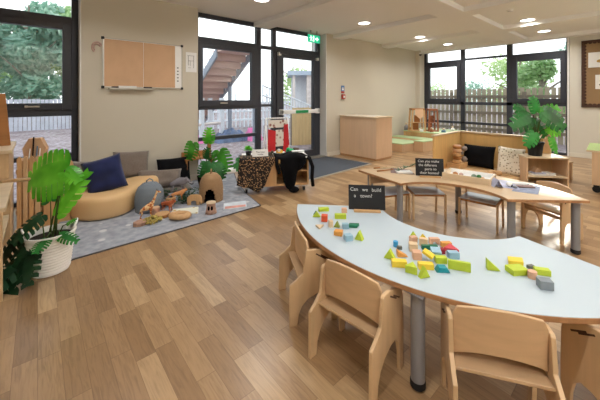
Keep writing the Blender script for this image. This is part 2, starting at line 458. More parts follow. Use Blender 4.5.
# window_2 and door_1 -------------------------------------------
w2 = thing('window_2', None, None, (0, 0, 0), kind='structure')
f = MB()
bars(f, [(1.94, 2.03, 0, ZC), (3.17, 3.27, 0, ZC), (3.55, 3.63, 0, ZC), (2.03, 3.17, 2.24, 2.33), (3.27, 3.55, 2.26, 2.32), (2.03, 3.17, 1.10, 1.155),
         (3.27, 3.55, 1.13, 1.18), (2.03, 3.17, .575, .635), (2.03, 3.55, 0, .05), (2.03, 3.55, 2.66, ZC)], FY0, FY1)
struct('window_frame', f, 'frame', w2, bevel=.004)
c = MB()
bars(c, [(2.03, 2.10, 1.155, 2.24), (3.05, 3.17, 1.155, 2.24), (2.10, 3.05, 2.15, 2.24), (2.10, 3.05, 1.155, 1.26)], FY0-.02, FY1-.01)
struct('casement', c, 'frame', w2, bevel=.005)
g = MB()
for a in ((2.03, 3.17, 2.33, 2.66), (2.10, 3.05, 1.26, 2.15), (2.03, 3.17, .635, 1.10), (2.03, 3.17, .05, .575), (3.27, 3.55, 2.32, 2.66), (3.27, 3.55, 1.18, 2.26), (3.27, 3.55, .05, 1.13)):
    g.box(a[0], a[1], YG-.005, YG+.005, a[2], a[3])
struct('pane', g, 'glass', w2)
h = MB(); h.box(2.40, 2.54, FY0-.05, FY0-.035, 1.2, 1.222); struct('handle', h, 'alu', w2, bevel=.003)
s_ = MB(); s_.box(1.95, 3.55, YW+.02, FY0, 0, .055); struct('window_sill', s_, 'white', w2, bevel=.004)
d1 = thing('door_1', None, None, (0, 0, 0), kind='structure')
f = MB(); bars(f, [(4.775, 4.855, 0, ZC), (3.63, 4.775, 2.24, 2.34), (3.63, 4.775, 2.66, ZC)], FY0, FY1)
struct('door_frame', f, 'frame', d1, bevel=.004)
f = MB(); bars(f, [(3.63, 3.80, .02, 2.24), (4.645, 4.775, .02, 2.24), (3.80, 4.645, 2.13, 2.24), (3.80, 4.645, .02, .16)], FY0-.025, FY1-.01)
struct('door_leaf', f, 'frame', d1, bevel=.005)
g = MB(); g.box(3.63, 4.775, YG-.005, YG+.005, 2.34, 2.66); g.box(3.80, 4.645, YG-.005, YG+.005, .16, 2.13); struct('pane', g, 'glass', d1)
b_ = MB(); b_.box(3.68, 4.74, FY0-.11, FY0-.06, .975, 1.055); b_.box(3.68, 3.74, FY0-.11, FY0-.02, .96, 1.07); b_.box(4.68, 4.75, FY0-.11, FY0-.02, .96, 1.07)
struct('push_bar', b_, 'white', d1, bevel=.008)
M['green_strip'] = plain('green_strip', '#1f9a5a', .5, .03)
struct('push_bar_strip', MB().box(4.05, 4.40, FY0-.114, FY0-.108, .985, 1.045), 'green_strip', d1)
b_ = MB(); b_.box(3.66, 3.86, FY0-.085, FY0-.02, 2.185, 2.235); b_.box(3.86, 4.62, FY0-.06, FY0-.045, 2.20, 2.22)
struct('door_closer', b_, 'frame', d1, bevel=.004)
b_ = MB(); b_.box(3.64, 3.70, FY0-.08, FY0-.02, 2.15, 2.22); b_.box(4.70, 4.745, FY0-.08, FY0-.02, 2.13, 2.19); struct('hinge_cover', b_, 'white', d1, bevel=.006)
struct('door_threshold', MB().box(3.63, 4.855, YW+.02, YG+.1, 0, .02), 'alu', d1)
# window_3 (east) -----------------------------------------------
w3 = thing('window_3', None, None, (0, 0, 0), kind='structure')
FX0, FX1 = X1+.02, X1+.10
def barsE(mb, lst, x0, x1):
    for y0, y1, z0, z1 in lst: mb.box(x0, x1, y0, y1, z0, z1)
f = MB()
barsE(f, [(4.55, 4.64, 0, ZC), (3.46, 3.56, 0, ZC), (2.33, 2.45, 0, ZC), (1.24, 1.30, 0, ZC), (1.3, 2.33, 2.31, 2.38), (2.45, 3.46, 2.35, 2.40), (3.56, 4.55, 2.31, 2.38),
          (1.3, 4.55, 1.11, 1.19), (1.3, 4.55, .575, .645), (1.3, 4.55, 0, .06), (1.3, 4.55, 2.66, ZC)], FX0, FX1)
struct('window_frame', f, 'frame', w3, bevel=.004)
for y0, y1 in ((3.56, 4.55), (1.30, 2.33)):
    c = MB(); barsE(c, [(y0, y0+.10, 1.19, 2.31), (y1-.10, y1, 1.19, 2.31), (y0+.1, y1-.1, 2.20, 2.31), (y0+.1, y1-.1, 1.19, 1.285)], FX0-.02, FX1-.01)
    struct('casement', c, 'frame', w3, bevel=.005)
g = MB()
XG = X1+.06
for a in ((1.3, 2.33, 2.38, 2.66), (2.45, 3.46, 2.40, 2.66), (3.56, 4.55, 2.38, 2.66), (1.4, 2.23, 1.285, 2.2), (2.45, 3.46, 1.19, 2.35), (3.66, 4.45, 1.285, 2.2),
          (1.3, 2.33, .645, 1.11), (2.45, 3.46, .645, 1.11), (3.56, 4.55, .645, 1.11), (1.3, 2.33, .06, .575), (2.45, 3.46, .06, .575), (3.56, 4.55, .06, .575)):
    g.box(XG-.005, XG+.005, a[0], a[1], a[2], a[3])
struct('pane', g, 'glass', w3)
# entrance mat well
tag(MB().prism([(3.25, 3.56), (4.97, 3.66), (4.86, 4.742), (3.25, 4.742)], .0, .008).build('entrance_mat', 'mat_dark'),
    'dark grey ribbed entrance mat on the floor inside the glazed door', 'mat')
tr = MB(); tr.box(4.95, 4.98, 3.66, 4.74, 0, .011); tr.prism([(3.25, 3.52), (4.98, 3.62), (4.98, 3.66), (3.25, 3.56)], 0, .011)
struct('trim_3', tr, 'alu')

# lights in the ceiling
M['lamp'] = emit('downlight_lens', '#fffaf0', 8)
M['lamp_ring'] = plain('downlight_ring', '#e9e7e0', .4, .02)
down = [(2.46, 3.71, 'round ceiling downlight nearest the left windows'), (4.72, 3.61, 'round ceiling downlight in the bay above the wooden radiator cover'),
        (6.78, 3.58, None), (8.26, 3.58, None), (6.80, 1.52, None), (8.20, 1.54, None)]
down_labels = {2: 'nearer of the two downlights above the left part of the right-hand window', 3: 'farther downlight just in front of the left part of the right-hand window',
               4: 'nearer of the two downlights above the right end of the right-hand window', 5: 'farther downlight close to the right end of the right-hand window'}
fill_spots = [(2.4, .9), (4.6, .9), (.6, 3.4), (.4, .6), (2.6, -1.2), (5.2, -1.2), (.2, -1.3), (7.6, -1.2)]  # unseen lamps without fittings, added to raise the room's ambient light
def lamp(x, y, z, e, size=.2, col=(1, .98, .95)):
    L = bpy.data.lights.new('downlight_or_fill', 'AREA'); L.shape = 'DISK'; L.size = size; L.energy = e; L.color = col; L.spread = R(150)
    o = bpy.data.objects.new('downlight_or_fill', L); COL.objects.link(o); o.location = (x, y, z); return o
rad = .11
p = thing('ceiling_downlight', down[0][2], 'light', (down[0][0], down[0][1], ZC), group='ceiling downlights')
MB().lathe([(rad, 0), (rad+.02, -.004), (rad+.018, -.010), (rad-.003, -.008), (rad-.005, .0)], 28).build('ring', 'lamp_ring', p, smooth=True)
MB().lathe([(0.001, -.007), (rad*.6, -.007), (rad, -.005)], 28).build('lens', 'lamp', p)
for i, (x, y, l) in enumerate(down[1:], 1):
    copy_thing(p, (x, y, ZC), 0, l or down_labels[i])
for x, y, l in down: lamp(x, y, ZC-.02, 13)
for x, y in fill_spots: lamp(x, y, ZC-.02, 12)
ss = thing('smoke_detector', 'small round detector on the ceiling beside the right-hand downlights', 'detector', (5.81, 1.53, ZC))
MB().lathe([(.05, 0), (.05, -.012), (.03, -.03), (.001, -.033)], 20).build('housing', 'lamp_ring', ss, smooth=True)
MB().lathe([(.031, -.022), (.034, -.028), (.028, -.031)], 20).build('vent_ring', 'steel', ss)
cc = thing('security_camera', 'small black dome camera high in the corner left of the far window', 'camera', (8.66, 4.56, 2.60))
MB().lathe([(.03, .05), (.035, .02), (.035, 0)], 16).build('mount', 'white', cc, smooth=True)
MB().ball((0, 0, -.01), (.04, .04, .035), 2).build('dome', 'rubber', cc, smooth=True)

# exit sign
ex = thing('exit_sign', 'green illuminated running-man exit sign hanging above the glazed door', 'sign', (4.45, 4.72, 2.555), 0)
M['exit'] = emit('exit_green', '#12b98a', .75)
M['exit_white'] = emit('exit_white', '#eafff6', 1.3)
MB().box(-.17, .17, -.012, .012, -.08, .08).build('panel', 'exit', ex, bevel=.004)
MB().box(-.18, .18, -.02, .02, .08, .10).build('housing', 'alu', ex, bevel=.003)
MB().box(-.10, -.08, -.01, .01, .10, .18).box(.08, .10, -.01, .01, .10, .18).build('hanger', 'alu', ex)
e = MB()   # running figure, door leaf and arrow, 2 mm proud of the panel
def flat(mb, pts, y0=-.015, y1=-.012): return mb.prism(pts, y0, y1, plane='XZ')
flat(e, [(-.035, -.06), (-.005, -.06), (-.005, .06), (-.035, .06)])
flat(e, [(-.095+.014*math.cos(t*PI/5), .045+.014*math.sin(t*PI/5)) for t in range(10)])
for a in ([(-.105, .028), (-.082, .028), (-.078, -.01), (-.10, -.01)], [(-.10, -.01), (-.088, -.01), (-.115, -.06), (-.128, -.058)], [(-.09, -.01), (-.078, -.01), (-.058, -.055), (-.07, -.06)],
          [(-.105, .026), (-.1, .016), (-.135, -.002), (-.138, .008)], [(-.082, .026), (-.08, .014), (-.055, .008), (-.055, .018)]): flat(e, a)
flat(e, [(.03, -.015), (.075, -.015), (.075, -.045), (.125, 0), (.075, .045), (.075, .015), (.03, .015)])
e.build('pictogram', 'exit_white', ex)
# ------------------------------------------------------------------ outdoors
M['gravel'] = None
def gravel():
    m, nt, b = new_mat('pale_bark_and_gravel'); tc = nd(nt, 'ShaderNodeNewGeometry')
    v = nd(nt, 'ShaderNodeTexVoronoi'); v.inputs['Scale'].default_value = 9
    n = nd(nt, 'ShaderNodeTexNoise'); n.inputs['Scale'].default_value = 1.2; n.inputs['Detail'].default_value = 8
    nt.links.new(tc.outputs['Position'], v.inputs['Vector']); nt.links.new(tc.outputs['Position'], n.inputs['Vector'])
    r = ramp(nt, [(0, lin('#4a3f40')), (.5, lin('#6e6062')), (1, lin('#a8a0a6'))])
    s = nd(nt, 'ShaderNodeMath', operation='ADD'); h = nd(nt, 'ShaderNodeMath', operation='MULTIPLY'); h.inputs[1].default_value = .55
    nt.links.new(v.outputs['Distance'], h.inputs[0]); nt.links.new(h.outputs[0], s.inputs[0])
    h2 = nd(nt, 'ShaderNodeMath', operation='MULTIPLY'); h2.inputs[1].default_value = .75; nt.links.new(n.outputs['Fac'], h2.inputs[0]); nt.links.new(h2.outputs[0], s.inputs[1])
    nt.links.new(s.outputs[0], r.inputs['Fac']); nt.links.new(r.outputs['Color'], b.inputs['Base Color']); b.inputs['Roughness'].default_value = .95
    return m
M['gravel'] = gravel()
gm = MB()
gm.face([(-60, YG+.21, -.06), (70, YG+.21, -.06), (70, 80, -.06), (-60, 80, -.06)])
gm.face([(X1+.31, -30, -.06), (70, -30, -.06), (70, YG+.21, -.06), (X1+.31, YG+.21, -.06)])
struct('ground', gm, 'gravel', recalc=False)

def leaf_cloud(mb, c, r, n, size, seed):
    rn = random.Random(seed)
    for _ in range(n):
        while True:
            p = Vector((rn.uniform(-1, 1), rn.uniform(-1, 1), rn.uniform(-1, 1)))
            if .3 < p.length < 1: break
        p = Vector((c[0]+p.x*r[0], c[1]+p.y*r[1], c[2]+p.z*r[2]))
        a = Vector((rn.gauss(0, 1), rn.gauss(0, 1), rn.gauss(0, 1))).normalized(); b = a.orthogonal().normalized()
        s = size*rn.uniform(.6, 1.3)
        mb.face([p-a*s, p+b*s*.5, p+a*s, p-b*s*.5])
def tree(label, x, y, h, crown, mats, seed, n=1500, ls=.16, low=.35, group='trees beyond the fences'):
    rn = random.Random(seed)
    t = thing('tree', label, 'tree', (x, y, -.06), 0, group)
    mb = MB(); mb.tube([(0, 0, 0), (.08, .03, h*.4), (-.05, .05, h*.75), (0, 0, h*.95)], .12, 8, .3)
    for k in range(5):
        a = k*1.3+seed; z = h*(.35+.1*k)
        mb.tube([(0, 0, z), (math.cos(a)*crown*.4, math.sin(a)*crown*.4, z+h*.12), (math.cos(a)*crown*.75, math.sin(a)*crown*.75, z+h*.2)], .05, 6, .3)
    mb.build('trunk', 'bark', t)
    mb = MB()
    for k in range(9):
        a = rn.uniform(0, 2*PI); d = rn.uniform(.1, .8)*crown; z = h*rn.uniform(low, .92)
        s = crown*rn.uniform(.3, .55)
        leaf_cloud(mb, (math.cos(a)*d, math.sin(a)*d, z), (s, s, s*.8), n//9, ls, seed*31+k)
    mb.build('foliage', mats, t, recalc=False)
M['bark'] = plain('tree_bark', '#8a8176', .9, .3, 10)
M['tleaf'] = leaf_mat('summer_leaves', '#86b070', '#b9d6a0', .5)
M['tleaf2'] = leaf_mat('bluish_leaves', '#7ba993', '#b0d0bc', .5)
M['tleaf3'] = leaf_mat('yellow_green_leaves', '#9cc078', '#cfe3a6', .5)
# beyond the left window
for i, (x, y, h, c, m_, l) in enumerate([
    (-2.6, 20, 6.3, 2.6, 'tleaf2', 'bluish-green tree at the left edge of the left window'),
    (-.3, 19, 6.0, 2.2, 'tleaf2', 'leafy tree in the middle of the left window'),
    (2.6, 20, 6.4, 2.4, 'tleaf', 'brighter green tree at the right side of the left window'),
    (0.6, 26, 7.4, 3.2, 'tleaf', 'farther green tree seen between the two nearer ones in the left window'),
    (-4.5, 25, 7.2, 3.2, 'tleaf3', 'farther yellow-green tree behind the leftmost one in the left window'),
    (3.6, 26, 7.0, 3.0, 'tleaf2', 'farther bluish tree behind the brighter green one in the left window')]):
    tree(l, x, y, h, c, m_, 3+i, 6500, .19, .16)
# beyond the far (east) window
for i, (x, y, h, c, m_, l) in enumerate([
    (15.5, 3.7, 3.1, 1.5, 'tleaf3', 'yellow-green tree behind the fence in the middle pane of the right window'),
    (13.2, 2.5, 2.75, .9, 'tleaf', 'green tree behind the fence just left of the right-hand casement'),
    (13.2, .9, 3.1, 1.15, 'tleaf2', 'broad tree filling the right-hand casement of the right window'),
    (24, 12.5, 2.4, 2.2, 'tleaf3', 'low pale tree behind the fence in the left pane of the right window'),
    (24, 8.0, 2.3, 1.8, 'tleaf2', 'low distant tree behind the fence between the left and middle panes')]):
    tree(l, x, y, h, c, m_, 20+i, 1500, .10)
tree('small pale green tree outside the glass door on the right side', 11.5, 14.0, 3.4, 1.5, 'tleaf3', 41, 1100, .14)

# fences
def fence(name, label, p0, p1, z1, pitch, bw, gap_mat, mat, rail_z, jit=.03, seed=1, base=-.06):
    t = thing(name, label, 'fence', (p0[0], p0[1], 0), math.atan2(p1[1]-p0[1], p1[0]-p0[0]))
    L = math.dist(p0, p1); rn = random.Random(seed)
    mb = MB(); n = int(L/pitch)
    for i in range(n): mb.box(i*pitch, i*pitch+bw, 0, .025, base, z1+rn.uniform(-jit, jit))
    mb.build('boards', mat, t)
    mb = MB()
    for z in rail_z: mb.box(0, L, .025, .07, z, z+.09)
    mb.build('rail', gap_mat, t)
    mb = MB()
    for i in range(int(L/2.2)+1): mb.box(i*2.2, i*2.2+.09, .07, .16, base, z1-.1)
    mb.build('post', gap_mat, t)
M['fence'] = wood('weathered_fence_boards', '#a79c86', 'Z', .85, .18)
M['fence_dk'] = plain('fence_rails', '#7d7263', .85, .1)
M['fence_pale'] = wood('new_pale_fence_boards', '#dfc391', 'Z', .8, .1)
M['fence_far'] = plain('silvery_fence', '#b8bbc6', .9, .12, 3)
fence('board_fence', 'weathered vertical board fence with gaps outside the right-hand window', (11.6, -4), (11.6, 9.5), 1.60, .155, .115, 'fence_dk', 'fence', (.2, .75, 1.3), .03, 2)
fence('board_fence', 'pale new timber fence seen through the lower part of the glass door', (5.52, 6.75), (7.6, 6.1), 1.02, .105, .098, 'fence_dk', 'fence_pale', (.2, .8), .008, 3)
fence('board_fence', 'long silvery fence far across the yard in the left window', (-9, 17), (8, 17), 1.25, .14, .12, 'fence_dk', 'fence_far', (.3, .95), .02, 4)

# timber stair
st = thing('outdoor_staircase', 'open-tread outdoor staircase climbing behind the big middle window', 'staircase', (0, 0, 0))
M['tread'] = wood('reddish_stair_timber', '#d0b2a8', 'X', .8, .12)
M['stringer'] = plain('grey_steel_stringer', '#8c95a2', .6, .08)
M['railing'] = plain('pale_galvanised_railing', '#dde4ec', .6, .05)
mb = MB(); NT = 11
for i in range(NT):
    t = i/(NT-1); y = 11.6-t*3.1; z = .62+t*2.05
    mb.box(4.0, 5.1, y-.16, y+.16, z, z+.05); mb.box(4.0, 5.1, y+.12, y+.15, z-.17, z)
mb.build('treads', 'tread', st)
mb = MB()
for x in (3.97, 5.1): mb.prism([(11.9, .30), (8.4, 2.50), (8.4, 2.76), (11.9, .56)], x, x+.05, plane='YZ')
mb.build('stringer', 'stringer', st)
mb = MB()
for x in (3.97, 5.1):
    mb.tube([(x, 11.8, 1.30), (x, 9.3, 2.86)], .03)
    for i in range(15):
        t = i/14; y = 11.8-t*2.5; z = .45+t*1.56; mb.tube([(x, y, z), (x, y, z+.85)], .012, 5)
mb.build('balustrade', 'railing', st)
mb = MB(); mb.box(4.0, 5.1, 7.9, 8.4, 2.66, 2.74); mb.build('landing', 'tread', st)
mb = MB()
for x, y in ((5.05, 8.0), (5.05, 9.6)): mb.box(x-.05, x+.05, y-.05, y+.05, -.06, 2.6 if y < 9 else 1.7)
mb.build('support_post', 'stringer', st)

# pavilion
pv = thing('garden_pavilion', 'small flat-roofed pavilion on brick piers seen through the glass door', 'pavilion', (10.4, 10.9, 0), R(-38))
M['brick'] = plain('pale_brick', '#d3cac6', .9, .12, 8); M['rooft'] = plain('grey_blue_roof_edge', '#a9b8ca', .6, .06)
MB().box(-1.4, 1.4, -1, 1, 2.35, 2.55).build('roof', 'rooft', pv)
mb = MB()
for x, w in ((-1.1, .12), (-.35, .3), (.6, .45), (1.15, .1)): mb.box(x-w/2, x+w/2, -.9, -.5, -.06, 2.35)
mb.build('pier', 'brick', pv)
MB().box(-1.2, 1.2, .6, .7, -.06, 2.35).build('rear_screen', 'railing', pv)
# white railings and frame behind the window
rl = thing('deck_railing', 'white post-and-rail deck railing beyond the staircase', 'railing', (0, 0, 0))
mb = MB()
for i in range(34): x = 3.4+i*.22; mb.box(x, x+.05, 12.6, 12.65, -.06, 1.15 if i % 4 else 1.5)
for z in (.25, .65, 1.05): mb.box(3.3, 10.8, 12.58, 12.66, z, z+.07)
mb.build('balusters', 'railing', rl)
rl = thing('ramp_railing', 'sloping white mesh railing of the ramp outside the glass door', 'railing', (0, 0, 0))
mb = MB()
for i in range(20): t = i/19; x = 6.0+t*3.2; z = 1.75-t*.9; mb.box(x, x+.03, 9.0+t*.6, 9.03+t*.6, -.06, z)
for dz in (0, -.35, -.7): mb.tube([(6.0, 9.0, 1.75+dz), (9.2, 9.6, .85+dz)], .03, 6)
mb.build('rails', 'railing', rl)
pt = thing('climbing_structure', 'whitish timber play frame standing on the bark beyond the middle window', 'play frame', (0, 0, 0))
mb = MB()
for x, y in ((3.05, 8.6), (3.75, 8.9), (4.5, 9.1), (3.1, 10), (4.6, 10.2)): mb.box(x-.06, x+.06, y-.06, y+.06, -.06, 1.3)
mb.build('post', 'railing', pt)
mb = MB(); mb.tube([(3.05, 8.6, 1.1), (3.75, 8.9, 1.1), (4.5, 9.1, 1.1), (4.6, 10.2, 1.1), (3.1, 10, 1.1), (3.05, 8.6, 1.1)], .05, 6); mb.tube([(3.05, 8.6, .5), (3.75, 8.9, .5), (4.5, 9.1, .5)], .05, 6); mb.build('crossbar', 'brick', pt)
# neighbouring house
hs = thing('neighbouring_building', 'pale rendered building far behind the play yard', 'building', (11.5, 36, 0), R(-8))
M['render_'] = plain('pale_render', '#dfe3ea', .9, .03, 1)
MB().box(-4.5, 4.5, 0, 5, -.06, 3.6).build('wall', 'render_', hs)
MB().prism([(-4.9, 3.5), (4.9, 3.5), (0, 5.4)], -.3, 5.3, plane='XZ').build('roof', 'rooft', hs)
for x in (-3, 0, 3): MB().box(x-.5, x+.5, -.04, 0, 1.2, 2.4).build('window', 'stringer', hs)
# play covers lying on the ground just outside
M['pinkfab'] = plain('pink_plastic_sheet', '#e879b4', .6, .25, 3); M['bluefab'] = plain('blue_grey_tarpaulin', '#5c6e8c', .7, .35, 5)
def heap(label, name, x, y, sx, sy, h, mat, seed):
    mb = MB(); n = 18; bm = mb.bm; g = {}
    for i in range(n+1):
        for j in range(n+1):
            u = -1+2*i/n; v = -1+2*j/n; k = max(0, 1-u*u)*max(0, 1-v*v)
            g[i, j] = bm.verts.new((x+u*sx, y+v*sy, -.06+k**.5*h*(.7+.6*noise.noise(Vector((u*3+seed, v*3, seed))))))
    for i in range(n):
        for j in range(n): bm.faces.new((g[i, j], g[i+1, j], g[i+1, j+1], g[i, j+1]))
    tag(mb.build(name, mat, smooth=True), label, 'cover')
heap('pink sheet heaped on the ground outside at the left of the middle window', 'play_cover', 3.95, 9.1, .32, .32, .34, 'pinkfab', 1)
heap('crumpled blue-grey tarpaulin lying outside the middle window', 'tarpaulin', 4.68, 8.80, .62, .36, .42, 'bluefab', 5)
heap('pink sheet bunched up outside beside the window mullion', 'play_cover', 5.30, 8.50, .24, .26, .50, 'pinkfab', 9)
# ------------------------------------------------------------------ fixtures on the walls
wb = thing('whiteboard', 'wall whiteboard covered with two sheets of brown paper', 'whiteboard', (1.165, YW, 1.77), 0)
MB().box(-.51, .51, -.015, 0, -.325, .325).build('board', 'white', wb)
M['kraftA'] = M['kraft']
mb = MB()
for x0, x1, z0, z1 in ((-.515, .515, .32, .332), (-.515, .515, -.332, -.32), (-.522, -.51, -.332, .332), (.51, .522, -.332, .332)): mb.box(x0, x1, -.022, 0, z0, z1)
mb.build('frame', 'alu', wb)
for sx in (-1, 1):
    for sz in (-1, 1): MB().box(sx*.515-.018, sx*.515+.018, -.028, 0, sz*.325-.018, sz*.325+.018).build('corner_cap', 'rubber', wb, bevel=.006)
MB().box(-.45, .10, -.07, 0, -.355, -.332).build('pen_tray', 'alu', wb, bevel=.003)
for i, (x0, x1) in enumerate(((-.50, -.03), (-.025, .41))):
    mb = MB(); n = 10; bm = mb.bm
    col = [[bm.verts.new((1.165+x0+(x1-x0)*a/n, YW-.018-.006*abs(math.sin(a*1.1+b*.7+i)), 1.77-.315+.63*b/6)) for b in range(7)] for a in range(n+1)]
    for a in range(n):
        for b in range(6): bm.faces.new((col[a][b], col[a+1][b], col[a+1][b+1], col[a][b+1]))
    tag(mb.build('paper_sheet', 'kraft', smooth=True), ['left sheet of brown paper taped over the whiteboard', 'right sheet of brown paper taped over the whiteboard'][i], 'paper')
mb = MB(); mb.box(1.165-.34, 1.165-.12, YW-.06, YW-.03, 1.77-.332, 1.77-.305)
tag(mb.build('board_eraser', 'paper', bevel=.004), 'white board eraser lying on the whiteboard pen tray', 'eraser')
for k, (x, c) in enumerate(((-.42, 'ink'), (-.03, 'ink'))):
    tag(MB().cyl((1.165+x, YW-.045, 1.77-.322), (1.165+x+.11, YW-.045, 1.77-.322), .009, n=8).build('board_marker', c), ['dark marker pen at the left end of the whiteboard tray', 'dark marker pen in the middle of the whiteboard tray'][k], 'marker')
mb = MB(); 
for k, r in enumerate((.035, .055)): mb.tube([(.585+r*math.cos(a), YW-.02, 1.96+r*1.3*math.sin(a)) for a in [R(20+t*20) for t in range(12)]], .008, 6)
M['pinkish'] = plain('pink_white_cord', '#c9a8a0', .7, .2, 40)
tag(mb.build('hanging_ribbon', 'pinkish'), 'looped pinkish ribbon hanging from the left corner of the whiteboard', 'ribbon')
mk = MB()
for k in range(5): mk.box(1.165+.44, 1.165+.465, YW-.0165, YW-.0155, 1.77-.22+k*.05, 1.77-.205+k*.05)
mk.build('handwriting', 'ink', None).parent = None
hw = bpy.data.objects['handwriting']; tag(hw, 'small column of dark writing on the bare strip of the whiteboard', 'writing')
nt_ = thing('paper_notice', 'white printed diagram sheet on the wall right of the whiteboard', 'notice', (1.83, YW, 1.86))
MB().box(-.085, .085, -.004, 0, -.155, .155).build('sheet', 'paper', nt_)
mb = MB()
for x0, x1, z0, z1 in ((-.05, -.045, -.05, .10), (.035, .04, -.09, .10), (-.05, .04, .02, .024), (-.06, .05, .10, .104), (-.05, -.01, -.09, -.086), (-.02, -.016, -.06, .02)): mb.box(x0, x1, -.006, -.004, z0, z1)
mb.build('printed_lines', 'ink', nt_)
# fire call point
fc = thing('fire_call_point', 'red fire call point box on the far wall under its blue sign', 'alarm', (5.40, YW, 1.33))
M['red'] = plain('red_plastic', '#a8382e', .45, .05); M['blue_sign'] = plain('blue_sign', '#2a6cb0', .5, .04)
MB().box(-.05, .05, -.045, 0, -.055, .055).build('box', 'red', fc, bevel=.005)
MB().box(-.028, .028, -.048, -.045, -.025, .022).build('glass_window', 'paper', fc)
sg = thing('fire_action_sign', 'blue and white fire action sign above the red call point', 'sign', (5.40, YW, 1.50))
MB().box(-.055, .055, -.006, 0, -.04, .09).build('plate', 'blue_sign', sg)
MB().box(-.055, .055, -.007, 0, -.085, -.045).build('red_band', 'red', sg)
mb = MB(); flat(mb, [(-.03, -.02), (.03, -.02), (.03, .02), (.012, .02), (.012, .06), (-.012, .06), (-.012, .02), (-.03, .02)], -.0085, -.006); mb.build('pictogram', 'paper', sg)

# pin board on the east wall
pb = thing('pinboard', 'tall brown paper pinboard with scalloped dark border on the right wall', 'pinboard', (X1, .34, 1.82))
MB().box(-.02, 0, -.68, .68, -.71, .71).build('backing', 'kraft2', pb)
mb = MB()
for y0, y1, z0, z1 in ((-.70, .70, .68, .72), (-.70, .70, -.72, -.68), (.66, .70, -.72, .72), (-.70, -.66, -.72, .72)): mb.box(-.035, 0, y0, y1, z0, z1)
mb.build('frame', 'darkbrown', pb, bevel=.004)
mb = MB()
def scal(y, z, r=.035): mb.prism([(y+r*math.cos(t*PI/6), z+r*math.sin(t*PI/6)) for t in range(12)], -.026, -.021, plane='YZ')
for k in range(20):
    z = -.665+k*.07; scal(.652, z); scal(-.652, z)
for k in range(19):
    y = -.63+k*.07; scal(y, .672); scal(y, -.672)
mb.build('scalloped_border', 'darkbrown', pb)
def card(y, z, w, h, label, shapes, name='pinned_picture'):
    t = thing(name, label, 'picture', (X1-.027, y, z))
    MB().box(-.003, 0, -w/2, w/2, -h/2, h/2).build('sheet', 'paper', t)
    for i, (yy, zz, ww, hh, m_) in enumerate(shapes):
        mb = MB(); mb.prism([(yy+ww*math.cos(t_*PI/5)*(1+.2*math.sin(t_*3+i)), zz+hh*math.sin(t_*PI/5)) for t_ in range(10)], -.0045-.0004*i, -.003, plane='YZ')
        mb.build('printed_shape', m_, t)
M['photo1'] = plain('ochre_print', '#b58f4e', .7, .2, 20); M['photo2'] = plain('green_print', '#6f8f5a', .7, .2, 20); M['photo3'] = plain('dark_print', '#3a3432', .7, .3, 20)
card(.70, 2.11, .46, .32, 'upper white card on the pinboard printed with small ochre and green animals', [(.05, -.03, .05, .035, 'photo1'), (-.05, 0, .06, .04, 'photo1'), (.0, .05, .03, .02, 'photo2'), (-.12, .04, .03, .03, 'photo2')])
card(.66, 1.64, .32, .30, 'lower white card on the pinboard with a dark photograph', [(0.02, .03, .07, .05, 'photo3'), (-.05, -.05, .05, .04, 'photo3'), (.07, -.06, .03, .03, 'photo3')])

# ------------------------------------------------------------------ radiator cover and stage
rc = thing('radiator_cover', 'chest-high pale beech radiator cover against the far wall beside the door', 'cabinet', (0, 0, 0))
MB().box(5.27, 5.84, 3.72, 4.72, .04, .88).build('body', 'pale_pink_ply', rc, bevel=.004)
MB().box(5.285, 5.83, 3.735, 4.72, 0, .04).build('plinth', 'birch_edge', rc)
mb = MB(); mb.box(5.25, 5.86, 3.70, 4.72, .88, .905); mb.build('top', 'beech', rc, bevel=.003)
mb = MB()
for k in range(7):
    a = 3.82+k*.12; mb.box(5.33, 5.42, a, a+.09, .9051, .908); mb.box(5.68, 5.77, a, a+.09, .9051, .908)
mb.build('grille', 'paper', rc)

M['green_vinyl'] = plain('pale_green_vinyl', '#b9cfa2', .5, .03)
stg = thing('play_platform', 'two-step wooden play platform with pale green tops in the far corner', 'platform', (0, 0, 0))
MB().prism([(6.62, 3.95), (7.38, 3.80), (7.38, 4.72), (6.62, 4.72)], 0, .18).build('lower_step', 'beechz', stg, bevel=.004)
MB().prism([(6.61, 3.94), (7.38, 3.79), (7.38, 4.72), (6.61, 4.72)], .18, .20).build('lower_top', 'green_vinyl', stg)
MB().prism([(7.0, 3.62), (7.75, 3.52), (7.75, 4.72), (7.385, 4.72), (7.385, 3.78), (7.0, 3.86)], 0, .24).build('middle_step', 'beechz', stg, bevel=.004)
MB().prism([(6.99, 3.61), (7.75, 3.51), (7.75, 4.72), (7.385, 4.72), (7.385, 3.78), (6.99, 3.86)], .24, .26).build('middle_top', 'green_vinyl', stg)
MB().box(7.76, 8.98, 3.45, 4.58, 0, .38).build('upper_step', 'tan', stg, bevel=.004)
MB().box(7.75, 8.98, 3.44, 4.58, .38, .40).build('upper_top', 'green_vinyl', stg)

